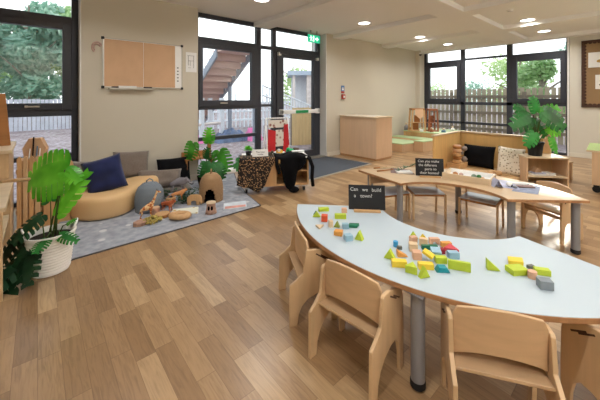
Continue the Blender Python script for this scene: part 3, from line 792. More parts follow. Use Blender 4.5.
# wooden toy houses on the platform
def toy_house(x, y, z, w, h, label, roof_mat, wall_mat, cloth=None):
    t = thing('toy_house', label, 'toy house', (x, y, z), R(-40))
    mb = MB()   # frame faces the room: -y local is front after rotation
    for sx in (-1, 1):
        for sy in (-.1, .1): mb.prism([(sx*w/2-.018, 0), (sx*w/2+.018, 0), (sx*w*.40+.018, h), (sx*w*.40-.018, h)], sy-.015, sy+.015, plane='XZ')
    mb.build('upright', wall_mat, t)
    MB().box(-w*.52, w*.52, -.12, .12, h*.40, h*.42).box(-w*.5, w*.5, -.13, .13, 0, .03).build('floor_deck', wall_mat, t)
    MB().box(-w*.46, w*.46, -.10, .10, h, h+.05).build('roof', roof_mat, t, bevel=.004)
    mb = MB(); mb.box(-w*.2, w*.2, .08, .10, .03, h*.4); mb.box(-w*.10, w*.30, .08, .10, h*.42, h*.75); mb.build('back_wall', roof_mat, t)
    if cloth:
        c = MB(); c.prism([(-w*.28, h+.03), (w*.28, h+.03), (w*.30, h*.72), (w*.05, h*.60), (-w*.25, h*.78)], -.15, -.14, plane='XZ')
        tag(c.build(cloth[0], cloth[2], None), cloth[1], 'cloth').matrix_world = Matrix.Translation((x, y, z)) @ Matrix.Rotation(R(-40), 4, 'Z')
M['peach'] = plain('peach_cloth', '#e0b898', .9, .04); M['redbrown'] = wood('reddish_toy_wood', '#9a5c3a', 'X', .6, .15)
toy_house(7.83, 4.22, .4, .38, .57, 'tall open toy house draped with peach cloth on the platform', 'oak', 'tan', ('draped_cloth', 'peach cloth draped over the front of the left toy house', 'peach'))
toy_house(8.12, 3.95, .4, .26, .56, 'reddish wooden toy house standing right of the cloth-draped one', 'redbrown', 'redbrown')
M['toyblue'] = plain('toy_blue', '#5c7f9a', .6, .1); M['toygrey'] = plain('toy_grey', '#8a8a90', .6, .15)
def peg(x, y, z, h, r, mat, name, label, cat, group=None):
    t = thing(name, label, cat, (x, y, z), 0, group)
    MB().lathe([(r, 0), (r*.9, h*.5), (r*.4, h*.68), (.001, h*.7)], 12, cap0=True).build('body', mat, t, smooth=True)
    MB().ball((0, 0, h*.82), r*.55, 2).build('head', 'beech', t, smooth=True)
for i, (x, y, h, r, m_, l) in enumerate([(7.85, 4.55, .22, .06, 'toygrey', 'grey peg toy at the left end of the platform'), (7.80, 4.42, .14, .05, 'oak', 'small brown peg toy left of the toy houses'),
                               (7.81, 4.08, .10, .05, 'paper', 'low white peg toy in front of the cloth-draped toy house'), (7.92, 3.86, .12, .05, 'redbrown', 'small reddish peg toy in front of the right toy house'),
                               (8.1, 3.62, .09, .06, 'toyblue', 'blue peg toy near the right of the platform'), (8.55, 3.58, .14, .05, 'paper', 'pale peg toy farthest right on the platform')]):
    peg(x, y, .4, h, r, m_, 'peg_toy', l, 'toy')
# ------------------------------------------------------------------ the two fan-shaped tables
def fan(cx, cy, r0, r1, a0, a1, n=40):
    return arc(cx, cy, r1, a0, a1, n) + arc(cx, cy, r0, a1, a0, n//2)
def fan_table(name, label, cx, cy, a0, a1, top_mat, edge_mat, legs, seg=0, z=.46):
    t = thing(name, label, 'table', (cx, cy, 0))
    tp = MB().prism(fan(0, 0, .50, 1.15, a0, a1), z-.024, z-.002).build('tabletop', edge_mat, t, bevel=.002)
    MB().prism(fan(0, 0, .503, 1.147, a0+.15, a1-.15), z-.002, z).build('laminate_surface', top_mat, tp)
    for r, a in legs:
        x, y = r*math.cos(R(a)), r*math.sin(R(a))
        lg = MB().lathe([(.031, .035), (.031, z-.03)], 20, (x, y), cap0=True).build('leg', 'steel', t, smooth='auto')
        MB().lathe([(.026, 0), (.034, .008), (.034, .03), (.031, .036)], 20, (x, y), cap0=True).build('foot', 'rubber', lg, smooth='auto')
        MB().box(x-.045, x+.045, y-.045, y+.045, z-.031, z-.0245).build('mounting_plate', 'steel', lg)
    return t
T1 = (2.36, 1.02); T2 = (2.60, 1.14)
fan_table('activity_table', 'fan-shaped table with pale blue top in the foreground', T1[0], T1[1], 134, 254, 'laminate', 'ply_edge_dark', ((.60, 139), (1.04, 138), (1.11, 197), (.60, 249), (1.04, 250)))
fan_table('activity_table', 'fan-shaped table with natural wood top behind the blue one', T2[0], T2[1], -43.8, 77.5, 't2top', 'ply_edge_dark', ((.59, 70), (1.04, 73), (1.05, 17), (.58, -36), (1.08, -41)))

# ------------------------------------------------------------------ bent-ply chairs
def chair_proto():
    root = thing('toddler_chair', 'bent plywood toddler chair', 'chair', group='plywood toddler chairs')
    prof = [(-.175, 0), (-.128, 0), (-.120, .06), (-.100, .105), (-.065, .14), (-.01, .165), (.035, .168), (.062, .14), (.074, .09), (.078, 0), (.115, 0), (.116, .20),
            (.112, .33), (.100, .375), (.05, .395), (-.02, .412), (-.068, .412), (-.078, .402), (-.094, .285), (-.134, .250), (-.172, .225)]
    for s in (-1, 1):
        x0 = s*.168-.0085
        p = MB().prism(prof, x0, x0+.017, plane='YZ').build('side_panel', 'birchz', root, bevel=.003)
        sl = MB()
        xo = x0+.017 if s > 0 else x0-.0006
        for d in (0, .03): sl.prism([(-.02+d, .385-d*.3), (.04+d, .350-d*.3), (.044+d, .356-d*.3), (-.016+d, .391-d*.3)], xo if s > 0 else xo, xo+.0006, plane='YZ')
        sl.build('slot', 'darkbrown', p)
    # seat: slightly dished board
    mb = MB(); bm = mb.bm; n = 10; up = []; dn = []
    for j in range(n+1):
        y = -.115+.215*j/n; z = .240+.012*(j/n)+.012*(j/n-.5)**2*4-(.012*((j/n-.85)/.15)**2 if j/n > .85 else 0)
        up.append([bm.verts.new((x, y, z)) for x in (-.1595, .1595)]); dn.append([bm.verts.new((x, y, z-.013)) for x in (-.1595, .1595)])
    for a, b in zip(range(n), range(1, n+1)):
        bm.faces.new((up[a][0], up[a][1], up[b][1], up[b][0])); bm.faces.new((dn[a][0], dn[b][0], dn[b][1], dn[a][1]))
        bm.faces.new((up[a][0], up[b][0], dn[b][0], dn[a][0])); bm.faces.new((up[a][1], dn[a][1], dn[b][1], up[b][1]))
    bm.faces.new((up[0][0], dn[0][0], dn[0][1], up[0][1])); bm.faces.new((up[n][0], up[n][1], dn[n][1], dn[n][0]))
    mb.build('seat', 'seat', root, smooth='auto', bevel=.002)
    # backrest: curved plate with arched top and arched cut-out below
    mb = MB(); bm = mb.bm; n = 20; rows = []
    m_ = 6
    for i in range(n+1):
        u = -1+2*i/n; x = u*.1585
        zt = .447+.026*(1-u*u) - (.0 if abs(u) < .9 else (abs(u)-.9)*.28)
        zb = .262+.036*(1-u*u)**.8
        row = []
        for j in range(m_+1):
            z = zb+(zt-zb)*j/m_
            y = -.048-.022*(1-u*u)-.008*((z-.28)/.22)
            row.append((bm.verts.new((x, y, z)), bm.verts.new((x, y-.014, z))))
        rows.append(row)
    for i in range(n):
        for j in range(m_):
            a, b, c, d = rows[i][j], rows[i+1][j], rows[i+1][j+1], rows[i][j+1]
            bm.faces.new((a[0], b[0], c[0], d[0])); bm.faces.new((a[1], d[1], c[1], b[1]))
        a, b = rows[i][0], rows[i+1][0]; bm.faces.new((a[0], a[1], b[1], b[0]))
        a, b = rows[i][m_], rows[i+1][m_]; bm.faces.new((a[0], b[0], b[1], a[1]))
    for j in range(m_):
        a, b = rows[0][j], rows[0][j+1]; bm.faces.new((a[0], b[0], b[1], a[1]))
        a, b = rows[n][j], rows[n][j+1]; bm.faces.new((a[0], a[1], b[1], b[0]))
    mb.build('backrest', 'birch', root, smooth='auto', bevel=.003)
    MB().box(-.16, .16, .070, .087, .195, .222).build('stretcher', 'birch', root, bevel=.003)
    return root
ch = [(1.413, .430, 33, 'plywood toddler chair in the foreground seen from behind, at the blue table'),
      (1.215, .965, 5, 'plywood toddler chair left of the grey leg of the blue table'),
      (1.318, 1.43, -27, 'farthest left plywood toddler chair at the end of the blue table'),
      (1.764, .066, 58, 'plywood toddler chair mostly cut off by the right edge, under the blue table'),
      (2.93, 1.89, 246, 'leftmost plywood toddler chair tucked under the wooden table'),
      (3.235, 1.64, 227, 'plywood toddler chair under the wooden table below its chalkboard'),
      (3.415, 1.155, 185, 'plywood toddler chair under the wooden table below the white tray'),
      (3.70, .66, 157, 'plywood toddler chair under the right end of the wooden table')]
M['seat_sheen'] = plain('pale_blue_white_seat', '#c6d3e4', .22, .03, 3, spec=.7)  # bluish-white window reflection painted into the seat colour
def slim_chair():
    root = thing('slim_toddler_chair', 'slim chair', 'chair', group='slim wooden chairs tucked under the wooden table')
    MB().box(-.158, .158, -.13, .125, .276, .290).build('seat', 'seat_sheen', root, bevel=.004)
    mb = MB(); mb.box(-.155, .155, .095, .110, .252, .2755); mb.box(-.155, .155, -.135, -.120, .252, .2755); mb.box(-.165, -.150, -.12, .095, .252, .2755); mb.box(.150, .165, -.12, .095, .252, .2755)
    mb.build('seat_frame', 'oak', root, bevel=.002)
    for s in (-1, 1):
        MB().prism([(.092, 0), (.114, 0), (.112, .2755), (.088, .2755)], s*.168-.009, s*.168+.009, plane='YZ').build('leg', 'birchz', root, bevel=.002)
        MB().prism([(-.160, 0), (-.138, 0), (-.118, .27), (-.135, .428), (-.153, .428), (-.140, .27)], s*.168-.009, s*.168+.009, plane='YZ').build('leg', 'birchz', root, bevel=.002)
    MB().box(-.159, .159, -.150, -.138, .335, .43).build('backrest', 'birch', root, bevel=.004)
    return root
slims = {4: 'leftmost slim wooden chair tucked under the wooden table', 5: 'slim wooden chair with window sheen painted on its seat under the wooden table below its chalkboard', 6: 'slim wooden chair with window sheen painted on its seat under the wooden table below the white tray'}
sl0 = None
pro = chair_proto()
for i, (x, y, a, l) in enumerate(ch):
    rz = R(a-90)
    if i in slims:
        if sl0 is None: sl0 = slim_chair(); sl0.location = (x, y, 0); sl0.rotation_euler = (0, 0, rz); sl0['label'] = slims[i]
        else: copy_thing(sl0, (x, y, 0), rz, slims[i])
        continue
    if i == 0: pro.scale = (1.03, 1.0, 1.03)
    if i == 0: pro.location = (x, y, 0); pro.rotation_euler = (0, 0, rz); pro['label'] = l
    else:
        c_ = copy_thing(pro, (x, y, 0), rz, l)
# ------------------------------------------------------------------ wooden building blocks on the blue table
for k, h in dict(lime='#b5c832', olive='#8f9a3c', orange='#d9552c', amber='#e09a45', pine='#dcc09a', pinkish_='#d9a98a', sky='#8fb4c8', bluegrey='#7d93a3', green_='#156b4e',
                 yellow='#ebcb3a', rose='#c8414c', crimson='#9c2430', teal='#148a95', grey_='#7f8890', azure='#3f9bd0', darkgrey='#66685f').items():
    M['b_'+k] = wood('painted_'+k.strip('_'), h, 'X', .5, .06, 6)
TZ = .46
def block(shape, mat, x, y, rz, size, label, z=0, tilt=(0, 0), name='building_block', group='building blocks on the blue table'):
    """size = (length, depth, height); origin on the table"""
    l, d, h = [c*.9 for c in size]; m = place(x, y, TZ+z+.0005, R(rz), R(tilt[0]), R(tilt[1])); mb = MB()
    if shape == 'box': mb.box(-l/2, l/2, -d/2, d/2, 0, h, m)
    elif shape == 'tri': mb.prism([(-l/2, 0), (l/2, 0), (0, h)], -d/2, d/2, m, 'XZ')
    elif shape == 'rtri': mb.prism([(-l/2, 0), (l/2, 0), (-l/2, h)], -d/2, d/2, m, 'XZ')
    elif shape == 'trap': mb.prism([(-l/2, 0), (l/2, 0), (l*.28, h), (-l*.28, h)], -d/2, d/2, m, 'XZ')
    elif shape == 'flat_tri': mb.prism([(-l/2, -d/2), (l/2, -d/2), (0, d/2)], 0, h, m)
    elif shape == 'para': mb.prism([(-l/2, -d/2), (l*.3, -d/2), (l/2, d/2), (-l*.3, d/2)], 0, h, m)
    elif shape == 'arch':
        mb.prism([(-l/2, 0), (-l*.22, 0)]+[(l*.22*math.cos(R(180-18*k)), h*.05+l*.22*math.sin(R(180-18*k))) for k in range(11)]+[(l*.22, 0), (l/2, 0), (l/2, h), (-l/2, h)], -d/2, d/2, m, 'XZ')
    elif shape == 'cyl': mb.lathe([(l/2, 0), (l/2, h)], 16, cap0=True, cap1=True, mtx=m)
    o = mb.build(name, 'b_'+mat, None, bevel=.0015)
    return tag(o, label, 'block', group)
VA = -42   # facing-the-camera angle of a block's long axis
BL = [
 # left cluster
 ('box', 'lime', 1.612, 1.605, -35, (.085, .035, .028), 'flat lime bar at the far end of the left cluster of blocks'),
 ('tri', 'lime', 1.498, 1.560, -45, (.065, .030, .040), 'lime triangle block at the left edge of the left cluster'),
 ('tri', 'green_', 1.520, 1.590, -30, (.045, .020, .030), 'small green triangle block behind the leftmost lime triangle'),
 ('box', 'orange', 1.485, 1.470, -50, (.046, .044, .046), 'orange-red cube block in the left cluster'),
 ('flat_tri', 'pine', 1.385, 1.425, 20, (.07, .05, .014), 'flat pale wooden triangle block nearest the left curved edge of the blue table'),
 ('box', 'pinkish_', 1.705, 1.485, -42, (.042, .030, .036), 'pale pink wooden cube at the far right of the left cluster'),
 ('box', 'lime', 1.602, 1.430, -44, (.088, .034, .034), 'lime bar block beside the pale pink cube'),
 ('box', 'pine', 1.446, 1.375, -20, (.026, .03, .05), 'upright natural wood post block in the middle of the left cluster'),
 ('tri', 'olive', 1.478, 1.350, -60, (.045, .03, .042), 'small olive triangle block leaning by the natural post block'),
 ('box', 'sky', 1.505, 1.300, -40, (.045, .035, .034), 'light blue block behind the front blue cube of the left cluster'),
 ('para', 'green_', 1.560, 1.280, -48, (.085, .045, .020), 'flat dark green parallelogram block at the right of the left cluster'),
 ('box', 'amber', 1.400, 1.265, -62, (.055, .045, .030), 'orange block lying at the front of the left cluster'),
 ('box', 'sky', 1.393, 1.182, -25, (.050, .045, .036), 'light blue cube block nearest the front of the left cluster'),
 ('tri', 'lime', 1.450, 1.145, -70, (.055, .040, .058), 'tall lime prism block at the right front of the left cluster'),
 # central pile
 ('tri', 'lime', 1.705, .940, -40, (.055, .025, .045), 'lime triangle block at the back of the central pile'),
 ('tri', 'yellow', 1.735, .895, -40, (.055, .025, .035), 'yellow-green triangle block behind the natural wood blocks of the pile'),
 ('box', 'pine', 1.570, .868, -52, (.048, .045, .044), 'natural wood cube at the left of the central pile'),
 ('box', 'pinkish_', 1.655, .915, -25, (.045, .030, .040), 'pinkish wood block behind the natural cube of the pile'),
 ('box', 'pine', 1.668, .860, -60, (.050, .030, .045), 'natural wood block in the upper middle of the pile'),
 ('cyl', 'azure', 1.535, .955, 0, (.030, .03, .034), 'small bright blue cylinder block left of the central pile'),
 ('box', 'darkgrey', 1.525, .925, -50, (.030, .02, .018), 'small dark grey block in front of the blue cylinder'),
 ('rtri', 'amber', 1.470, .875, -40, (.062, .035, .036), 'orange wedge block in front of the blue cylinder'),
 ('tri', 'lime', 1.400, .905, -70, (.066, .030, .055), 'lime triangle block at the left end of the central pile'),
 ('box', 'yellow', 1.368, .832, -48, (.080, .036, .034), 'yellow bar block at the front left of the central pile'),
 ('flat_tri', 'lime', 1.375, .766, -70, (.062, .058, .040), 'olive-lime block standing at the front of the central pile'),
 ('box', 'yellow', 1.448, .735, -45, (.080, .032, .032), 'yellow bar block behind the front lime triangle'),
 ('tri', 'lime', 1.375, .706, -25, (.060, .025, .055), 'pale lime triangle block nearest the camera in the central pile'),
 ('box', 'pinkish_', 1.505, .812, -50, (.048, .045, .042), 'pinkish cube in the middle of the central pile'),
 ('box', 'yellow', 1.530, .765, -80, (.060, .045, .016), 'yellow square block tilted on the middle of the pile', .028, (0, 22)),
 ('box', 'sky', 1.590, .752, -50, (.055, .045, .016), 'light blue square block tilted in the middle of the pile', .03, (18, 0)),
 ('box', 'green_', 1.650, .815, -42, (.095, .022, .026), 'dark green bar block across the upper middle of the pile'),
 ('arch', 'pinkish_', 1.735, .830, -42, (.062, .028, .036), 'pinkish wooden arch block at the back of the pile'),
 ('box', 'amber', 1.752, .770, -38, (.062, .030, .028), 'orange bar block at the back right of the pile'),
 ('flat_tri', 'rose', 1.705, .725, -60, (.085, .06, .020), 'rose red triangle block at the right back of the pile', .018, (8, 0)),
 ('box', 'crimson', 1.655, .750, -30, (.030, .028, .030), 'small dark red block under the rose red triangle'),
 ('box', 'lime', 1.560, .712, -45, (.062, .034, .034), 'lime block in the front right of the central pile'),
 ('box', 'sky', 1.655, .690, -42, (.060, .038, .036), 'pale blue block at the right of the central pile'),
 ('box', 'lime', 1.560, .622, -62, (.110, .018, .048), 'long lime slab block on edge at the right front of the pile'),
 ('trap', 'teal', 1.488, .672, -45, (.072, .040, .026), 'flat teal block at the front right of the pile'),
 # right group
 ('rtri', 'lime', 1.690, .515, -52, (.066, .028, .060), 'lime wedge block standing alone between the pile and the right group'),
 ('para', 'yellow', 1.845, .462, -52, (.095, .055, .022), 'yellow parallelogram block at the back of the right group'),
 ('box', 'lime', 1.745, .432, -35, (.088, .062, .030), 'thick lime square block in the right group'),
 ('box', 'darkgrey', 1.842, .398, -30, (.035, .022, .018), 'small dark grey block in the right group'),
 ('box', 'lime', 1.822, .350, -58, (.070, .034, .030), 'lime block at the right back of the right group'),
 ('cyl', 'pinkish_', 1.750, .372, 0, (.042, .04, .036), 'pinkish wooden cylinder block in the right group'),
 ('box', 'grey_', 1.700, .316, -55, (.058, .045, .042), 'grey cube block at the right end of the blue table'),
]
for b in BL: block(*b)

# ------------------------------------------------------------------ chalkboards
def chalkboard(x, y, z, rz, w, h, label, lines, size, foot=True, smudge=None):
    t = thing('chalkboard_sign', label, 'chalkboard', (x, y, z), rz)
    tilt = R(-8)
    m = Matrix.Rotation(tilt, 4, 'X')
    MB().box(-w/2, w/2, -.004, .004, .012, h, m).build('board', 'slate', t, bevel=.002)
    MB().box(-w*.36, w*.36, -.028, .028, 0, .016).build('wooden_foot', 'tan', t, bevel=.002)
    for i, (s, yy, xx) in enumerate(lines):
        mt = m @ Matrix.Translation((xx, -.0047, yy)) @ Matrix.Rotation(R(90), 4, 'X')
        text_mesh('chalk_writing', s, size, 'chalk', t, mt, 'LEFT')
    return t, m
a1 = math.atan2(1.286-1.444, 1.863-1.767)
cb1, m1 = chalkboard(1.848, 1.388, .46, R(-46), .268, .190, 'black chalkboard asking can we build a town on the blue table',
    [('Can', .158, -.122), ('we', .156, -.034), ('build', .155, .036), ('a', .112, -.095), ('town?', .111, -.048)], .036)
cb2, m2 = chalkboard(3.155, 1.555, .46, R(-50), .285, .195, 'black chalkboard with four lines of writing on the wooden table',
    [('Can you make', .165, -.118), ('the different', .124, -.112), ('parts to', .084, -.05), ('their homes?', .044, -.10)], .037)

# ------------------------------------------------------------------ things on the wooden table
M['mauve'] = plain('mauve_cloth', '#8c7672', .95, .1, 30); M['mapblue'] = plain('grey_blue_print', '#8b95ad', .8, .25, 18)
M['lilac'] = plain('pale_lilac_print', '#b9bdd6', .7, .25, 14)
mb = MB().prism([(3.00, 1.93), (3.13, 1.71), (3.30, 1.86), (3.20, 2.06)], .4605, .4625)
tag(mb.build('table_mat', 'mauve'), 'dusky mauve cloth mat at the left end of the wooden table', 'mat')
mb = MB().box(-.085, .085, -.05, .05, 0, .018, place(3.115, 1.835, .463, R(-40)))
tag(mb.build('notebook', 'paper', bevel=.003), 'small pale book on the mauve mat', 'book')
def twig(pts, r, label, mat='beech'):
    tag(MB().tube(pts, r, 7, .6).build('wooden_stick', mat, smooth=True), label, 'stick')
twig([(2.93, 2.06, .468), (3.03, 2.02, .47), (3.15, 1.99, .467)], .009, 'curved wooden stick at the front left of the wooden table', 'oak')
twig([(3.02, 2.17, .468), (3.12, 2.13, .468), (3.20, 2.11, .468)], .008, 'short brown stick near the left corner of the wooden table', 'oak')
twig([(3.10, 2.14, .468), (3.2, 2.05, .470), (3.28, 2.0, .468)], .009, 'pale forked stick behind the mauve mat')
M['sage'] = leaf_mat('sage_leaves', '#5d7a66', '#8ba58f', .2)
sp = thing('leafy_sprig', 'grey-green leafy sprig lying left of the chalkboard on the wooden table', 'sprig', (0, 0, 0))
mb = MB(); stp = [Vector((3.06, 1.91, .475)), Vector((3.16, 1.86, .50)), Vector((3.22, 1.80, .53)), Vector((3.27, 1.74, .585))]
mb.tube(stp, .004, 5); mb.build('stem', 'stem', sp)
mb = MB(); rn = random.Random(4)
for k in range(22):
    i = rn.randint(0, 2); p = stp[i].lerp(stp[i+1], rn.random()); d = Vector((rn.uniform(-1, 1), rn.uniform(-1, 1), rn.uniform(0, .9)))
    oval_leaf(mb, p, d, (0, 0, 1), .045, .28)
mb.build('foliage', 'sage', sp)
# white-lined wooden tray
ang = math.atan2(1.017-1.447, 3.262-3.199); L = .44; D = .30
tr_ = thing('sorting_tray', 'wooden tray with white lining in the middle of the wooden table', 'tray', (3.205, 1.45, .46), ang)
mb = MB()
mb.box(0, L, 0, .014, 0, .062); mb.box(0, L, D-.014, D, 0, .062); mb.box(0, .014, .014, D-.014, 0, .062); mb.box(L-.014, L, .014, D-.014, 0, .062)
mb.build('sides', 'beech', tr_, bevel=.002)
mb = MB(); mb.box(.014, L-.014, .014, D-.014, .004, .014); mb.box(.014, L-.014, D-.018, D-.0142, .014, .06); mb.box(L-.018, L-.0142, .014, D-.018, .014, .06); mb.build('white_lining', 'white', tr_)
mt = tr_.matrix_world.copy(); mt = Matrix.Translation((3.205, 1.45, .46)) @ Matrix.Rotation(ang, 4, 'Z')
for i, (u, v, r, hh, m_, l) in enumerate([(.10, .12, .028, .05, 'oak', 'brown round pod at the left inside the white tray'), (.15, .14, .024, .045, 'pinkish', 'pinkish shell next to the brown pod in the tray'),
     (.27, .13, .026, .05, 'sage', 'green seed pod in the middle of the tray'), (.31, .16, .024, .045, 'leaf_mid', 'darker green seed pod in the tray'), (.35, .12, .02, .035, 'tan', 'small tan shell near the right end of the tray')]):
    p = mt @ Vector((u, v, .014)); o = MB().ball((0, 0, hh/2), (r, r, hh/2), 2, .12, Matrix.Translation(p)).build('seed_pod', m_, smooth=True)
    tag(o, l, 'seed pod', 'natural finds in the tray')
# printed sheets, shell and pencils at the right end
def sheet(pts, mat, label, z=.4603, name='printed_sheet'):
    tag(MB().prism(pts, z, z+.0012).build(name, mat), label, 'paper')
sheet([(3.285, 1.03), (3.33, .80), (3.62, .90), (3.56, 1.12)], 'lilac', 'pale lilac printed sheet beside the white tray', .4622)
sheet([(3.24, .84), (3.30, .66), (3.60, .70), (3.62, .88)], 'mapblue', 'grey-blue printed map sheet at the right end of the wooden table', .4606)
cardo = thing('folded_card', 'pale blue folded card standing against the end of the tray', 'card', (3.30, .98, .463), R(-52))
MB().prism([(-.04, 0), (-.038, 0), (0, .068), (.038, 0), (.04, 0), (0, .072)], -.055, .055, plane='XZ').build('card', 'lilac', cardo)
sh = thing('seashell', 'white whelk shell with a dark opening on the lilac sheet', 'shell', (3.37, .895, .4635), R(20))
MB().lathe([(.002, -.035), (.018, -.022), (.026, -.004), (.020, .012), (.014, .018), (.012, .026), (.006, .032), (.001, .042)], 16, mtx=Matrix.Translation((0, 0, .026)) @ Matrix.Rotation(R(75), 4, 'Y')).build('shell', 'paper', sh, smooth=True)
MB().ball((-.012, -.02, .015), (.016, .01, .012), 2).build('opening', 'black', sh, smooth=True)
sh = thing('seashell', 'dark stone-like shell just right of the white whelk shell', 'shell', (3.36, .845, .4625), 0)
MB().ball((0, 0, .014), (.026, .02, .014), 2, .15).build('shell', 'grey_' if 'grey_' in M else 'steel', sh, smooth=True)
tag(MB().box(-.075, .075, -.03, .03, 0, .014, place(3.55, .86, .4640, R(-58))).build('small_notebook', 'paper', bevel=.002), 'cream notebook lying across the printed sheets', 'book')
tag(MB().box(-.07, .07, -.03, .03, 0, .012, place(3.47, .79, .4640, R(-50))).build('small_notebook', 'mauve', bevel=.002), 'brown notebook lying in front of the cream one', 'book')
# ------------------------------------------------------------------ reading corner on the left
rg = MB(); rg.prism([(.17, 3.05), (1.05, 3.07), (2.03, 3.10), (2.12, 3.55), (2.30, 4.15), (2.56, 4.72), (.17, 4.72)], 0, .010)
def rug_mat():
    m, nt, b = new_mat('grey_spotted_rug'); tc = nd(nt, 'ShaderNodeNewGeometry')
    mp = nd(nt, 'ShaderNodeMapping'); mp.inputs['Scale'].default_value = (4.6, 4.6, 0); nt.links.new(tc.outputs['Position'], mp.inputs['Vector'])
    v = nd(nt, 'ShaderNodeTexVoronoi'); v.inputs['Scale'].default_value = 1; v.inputs['Randomness'].default_value = .35; nt.links.new(mp.outputs[0], v.inputs['Vector'])
    r = ramp(nt, [(.13, (1, 1, 1, 1)), (.17, (0, 0, 0, 1))]); nt.links.new(v.outputs['Distance'], r.inputs['Fac'])
    n = nd(nt, 'ShaderNodeTexNoise'); n.inputs['Scale'].default_value = 14; n.inputs['Detail'].default_value = 5; nt.links.new(tc.outputs['Position'], n.inputs['Vector'])
    g = ramp(nt, [(.3, lin('#868b95')), (.7, lin('#a9adb7'))]); nt.links.new(n.outputs['Fac'], g.inputs['Fac'])
    mx = nd(nt, 'ShaderNodeMix', data_type='RGBA'); nt.links.new(r.outputs['Color'], mx.inputs[0]); nt.links.new(g.outputs['Color'], mx.inputs[6]); mx.inputs[7].default_value = lin('#c4c5c8')
    nt.links.new(mx.outputs[2], b.inputs['Base Color']); b.inputs['Roughness'].default_value = 1
    return m
M['rug'] = rug_mat()
M['rug_edge'] = plain('dark_rug_binding', '#4f4d50', .9, .1)
rug = thing('rug', 'grey rug with pale spots in the reading corner', 'rug', (0, 0, 0))
rg.build('pile', 'rug', rug)
e = MB(); P_ = [(.17, 3.05), (1.05, 3.07), (2.03, 3.10), (2.12, 3.55), (2.30, 4.15), (2.56, 4.72)]
for a, b in zip(P_, P_[1:]):
    d = (Vector(b)-Vector(a)).normalized(); n_ = Vector((d.y, -d.x))*.012
    e.prism([a, b, (b[0]+n_.x, b[1]+n_.y), (a[0]+n_.x, a[1]+n_.y)], 0, .009)
e.build('binding', 'rug_edge', rug)

# wavy foam bench
cl = [(.42, 4.12), (.50, 4.02), (.62, 4.00), (.76, 4.16), (.93, 4.36), (1.10, 4.42)]
wd = [.19, .215, .225, .20, .18, .16]
mb = MB(); bm = mb.bm
pts = []
N = 30
def interp(t):
    k = t*(len(cl)-1); i = min(int(k), len(cl)-2); f = k-i
    p = [cl[max(i-1, 0)], cl[i], cl[i+1], cl[min(i+2, len(cl)-1)]]
    q = [.5*((2*p[1][c])+(-p[0][c]+p[2][c])*f+(2*p[0][c]-5*p[1][c]+4*p[2][c]-p[3][c])*f*f+(-p[0][c]+3*p[1][c]-3*p[2][c]+p[3][c])*f**3) for c in (0, 1)]
    return Vector(q), wd[i]+(wd[i+1]-wd[i])*f
left, right = [], []
for k in range(N+1):
    t = k/N; p, w = interp(t); q, _ = interp(min(1, t+.01)); q0, _ = interp(max(0, t-.01)); d = (q-q0).normalized(); nrm = Vector((-d.y, d.x))
    left.append(p+nrm*w); right.append(p-nrm*w)
def cap(p, w, d, s):
    n_ = Vector((-d.y, d.x)); return [p+(n_*math.cos(a)*s + d*s*math.sin(a)*.9)*w for a in [PI*j/8 for j in range(1, 8)]]
p0, w0 = interp(0); d0 = (interp(.01)[0]-p0).normalized(); p1, w1_ = interp(1); d1_ = (p1-interp(.99)[0]).normalized()
outline = right + [p for p in cap(p1, w1_, d1_, 1)][::-1] + left[::-1] + [p for p in cap(p0, w0, d0, -1)][::-1]
prof = [(.035, 0), (.012, .012), (0, .05), (0, .185), (.008, .215), (.03, .236), (.06, .243)]
cen = sum(outline, Vector((0, 0)))/len(outline); n = len(outline); rings = []
for ins, z in prof:
    ring = []
    for i, p in enumerate(outline):
        tg = (outline[(i+1) % n]-outline[i-1]).normalized(); nr = Vector((tg.y, -tg.x))
        q = p - nr*ins; ring.append(bm.verts.new((q.x, q.y, .012+z)))
    rings.append(ring)
for A_, B_ in zip(rings, rings[1:]):
    for i in range(n): bm.faces.new((A_[i], A_[(i+1) % n], B_[(i+1) % n], B_[i]))
bm.faces.new(rings[-1]); bm.faces.new(rings[0][::-1])
tb = thing('foam_bench', 'tan wavy foam bench along the wall of the reading corner', 'bench', (0, 0, 0))
mb.build('upholstery', 'foam', tb, smooth='auto', angle=60)
MB().ball((.700, 3.86, .13), (.006, .006, .022), 2).build('zip_tab', 'darkbrown', tb)

def cushion(name, label, x, y, z, rz, lean, w, h, t, mat, roll=0, seed=0, cat='cushion', pinch=.06, crease=.03):
    """leaning cushion: stands on its lower edge at z and leans back by `lean` degrees"""
    m = place(x, y, z) @ Matrix.Rotation(R(rz), 4, 'Z') @ Matrix.Rotation(R(90-lean), 4, 'X') @ Matrix.Translation((0, h/2, 0)) @ Matrix.Rotation(R(roll), 4, 'Z')
    return tag(cushion_mesh(w, h, t, m, seed=seed, pinch=pinch, crease=crease).build(name, mat, smooth=True), label, cat)
cushion('cushion', 'grey-brown cushion at the left end of the foam bench behind the monstera', .30, 4.40, .15, -12, 14, .46, .42, .15, 'greyfab', -8, 1)
cushion('cushion', 'navy blue velvet cushion leaning tilted on the foam bench', .565, 4.03, .235, -14, 20, .39, .40, .14, 'navy', 14, 2)
cushion('cushion', 'upright taupe cushion behind the navy one against the wall', .96, 4.60, .22, -4, 12, .44, .36, .12, 'taupe', -3, 3)
cushion('cushion', 'low wide taupe cushion lying right of the foam bench', 1.26, 4.38, .085, -14, 30, .56, .25, .13, 'taupe', -3, 5)
cushion('cushion', 'black cushion leaning on the wall behind the low taupe cushion', 1.51, 4.55, .04, -3, 8, .47, .39, .10, 'black', 0, 6)
cushion('cushion', 'dark taupe floor cushion under the low taupe cushion', 1.36, 4.27, .012, -6, 80, .62, .40, .10, 'greyfab', 0, 8, pinch=.04)

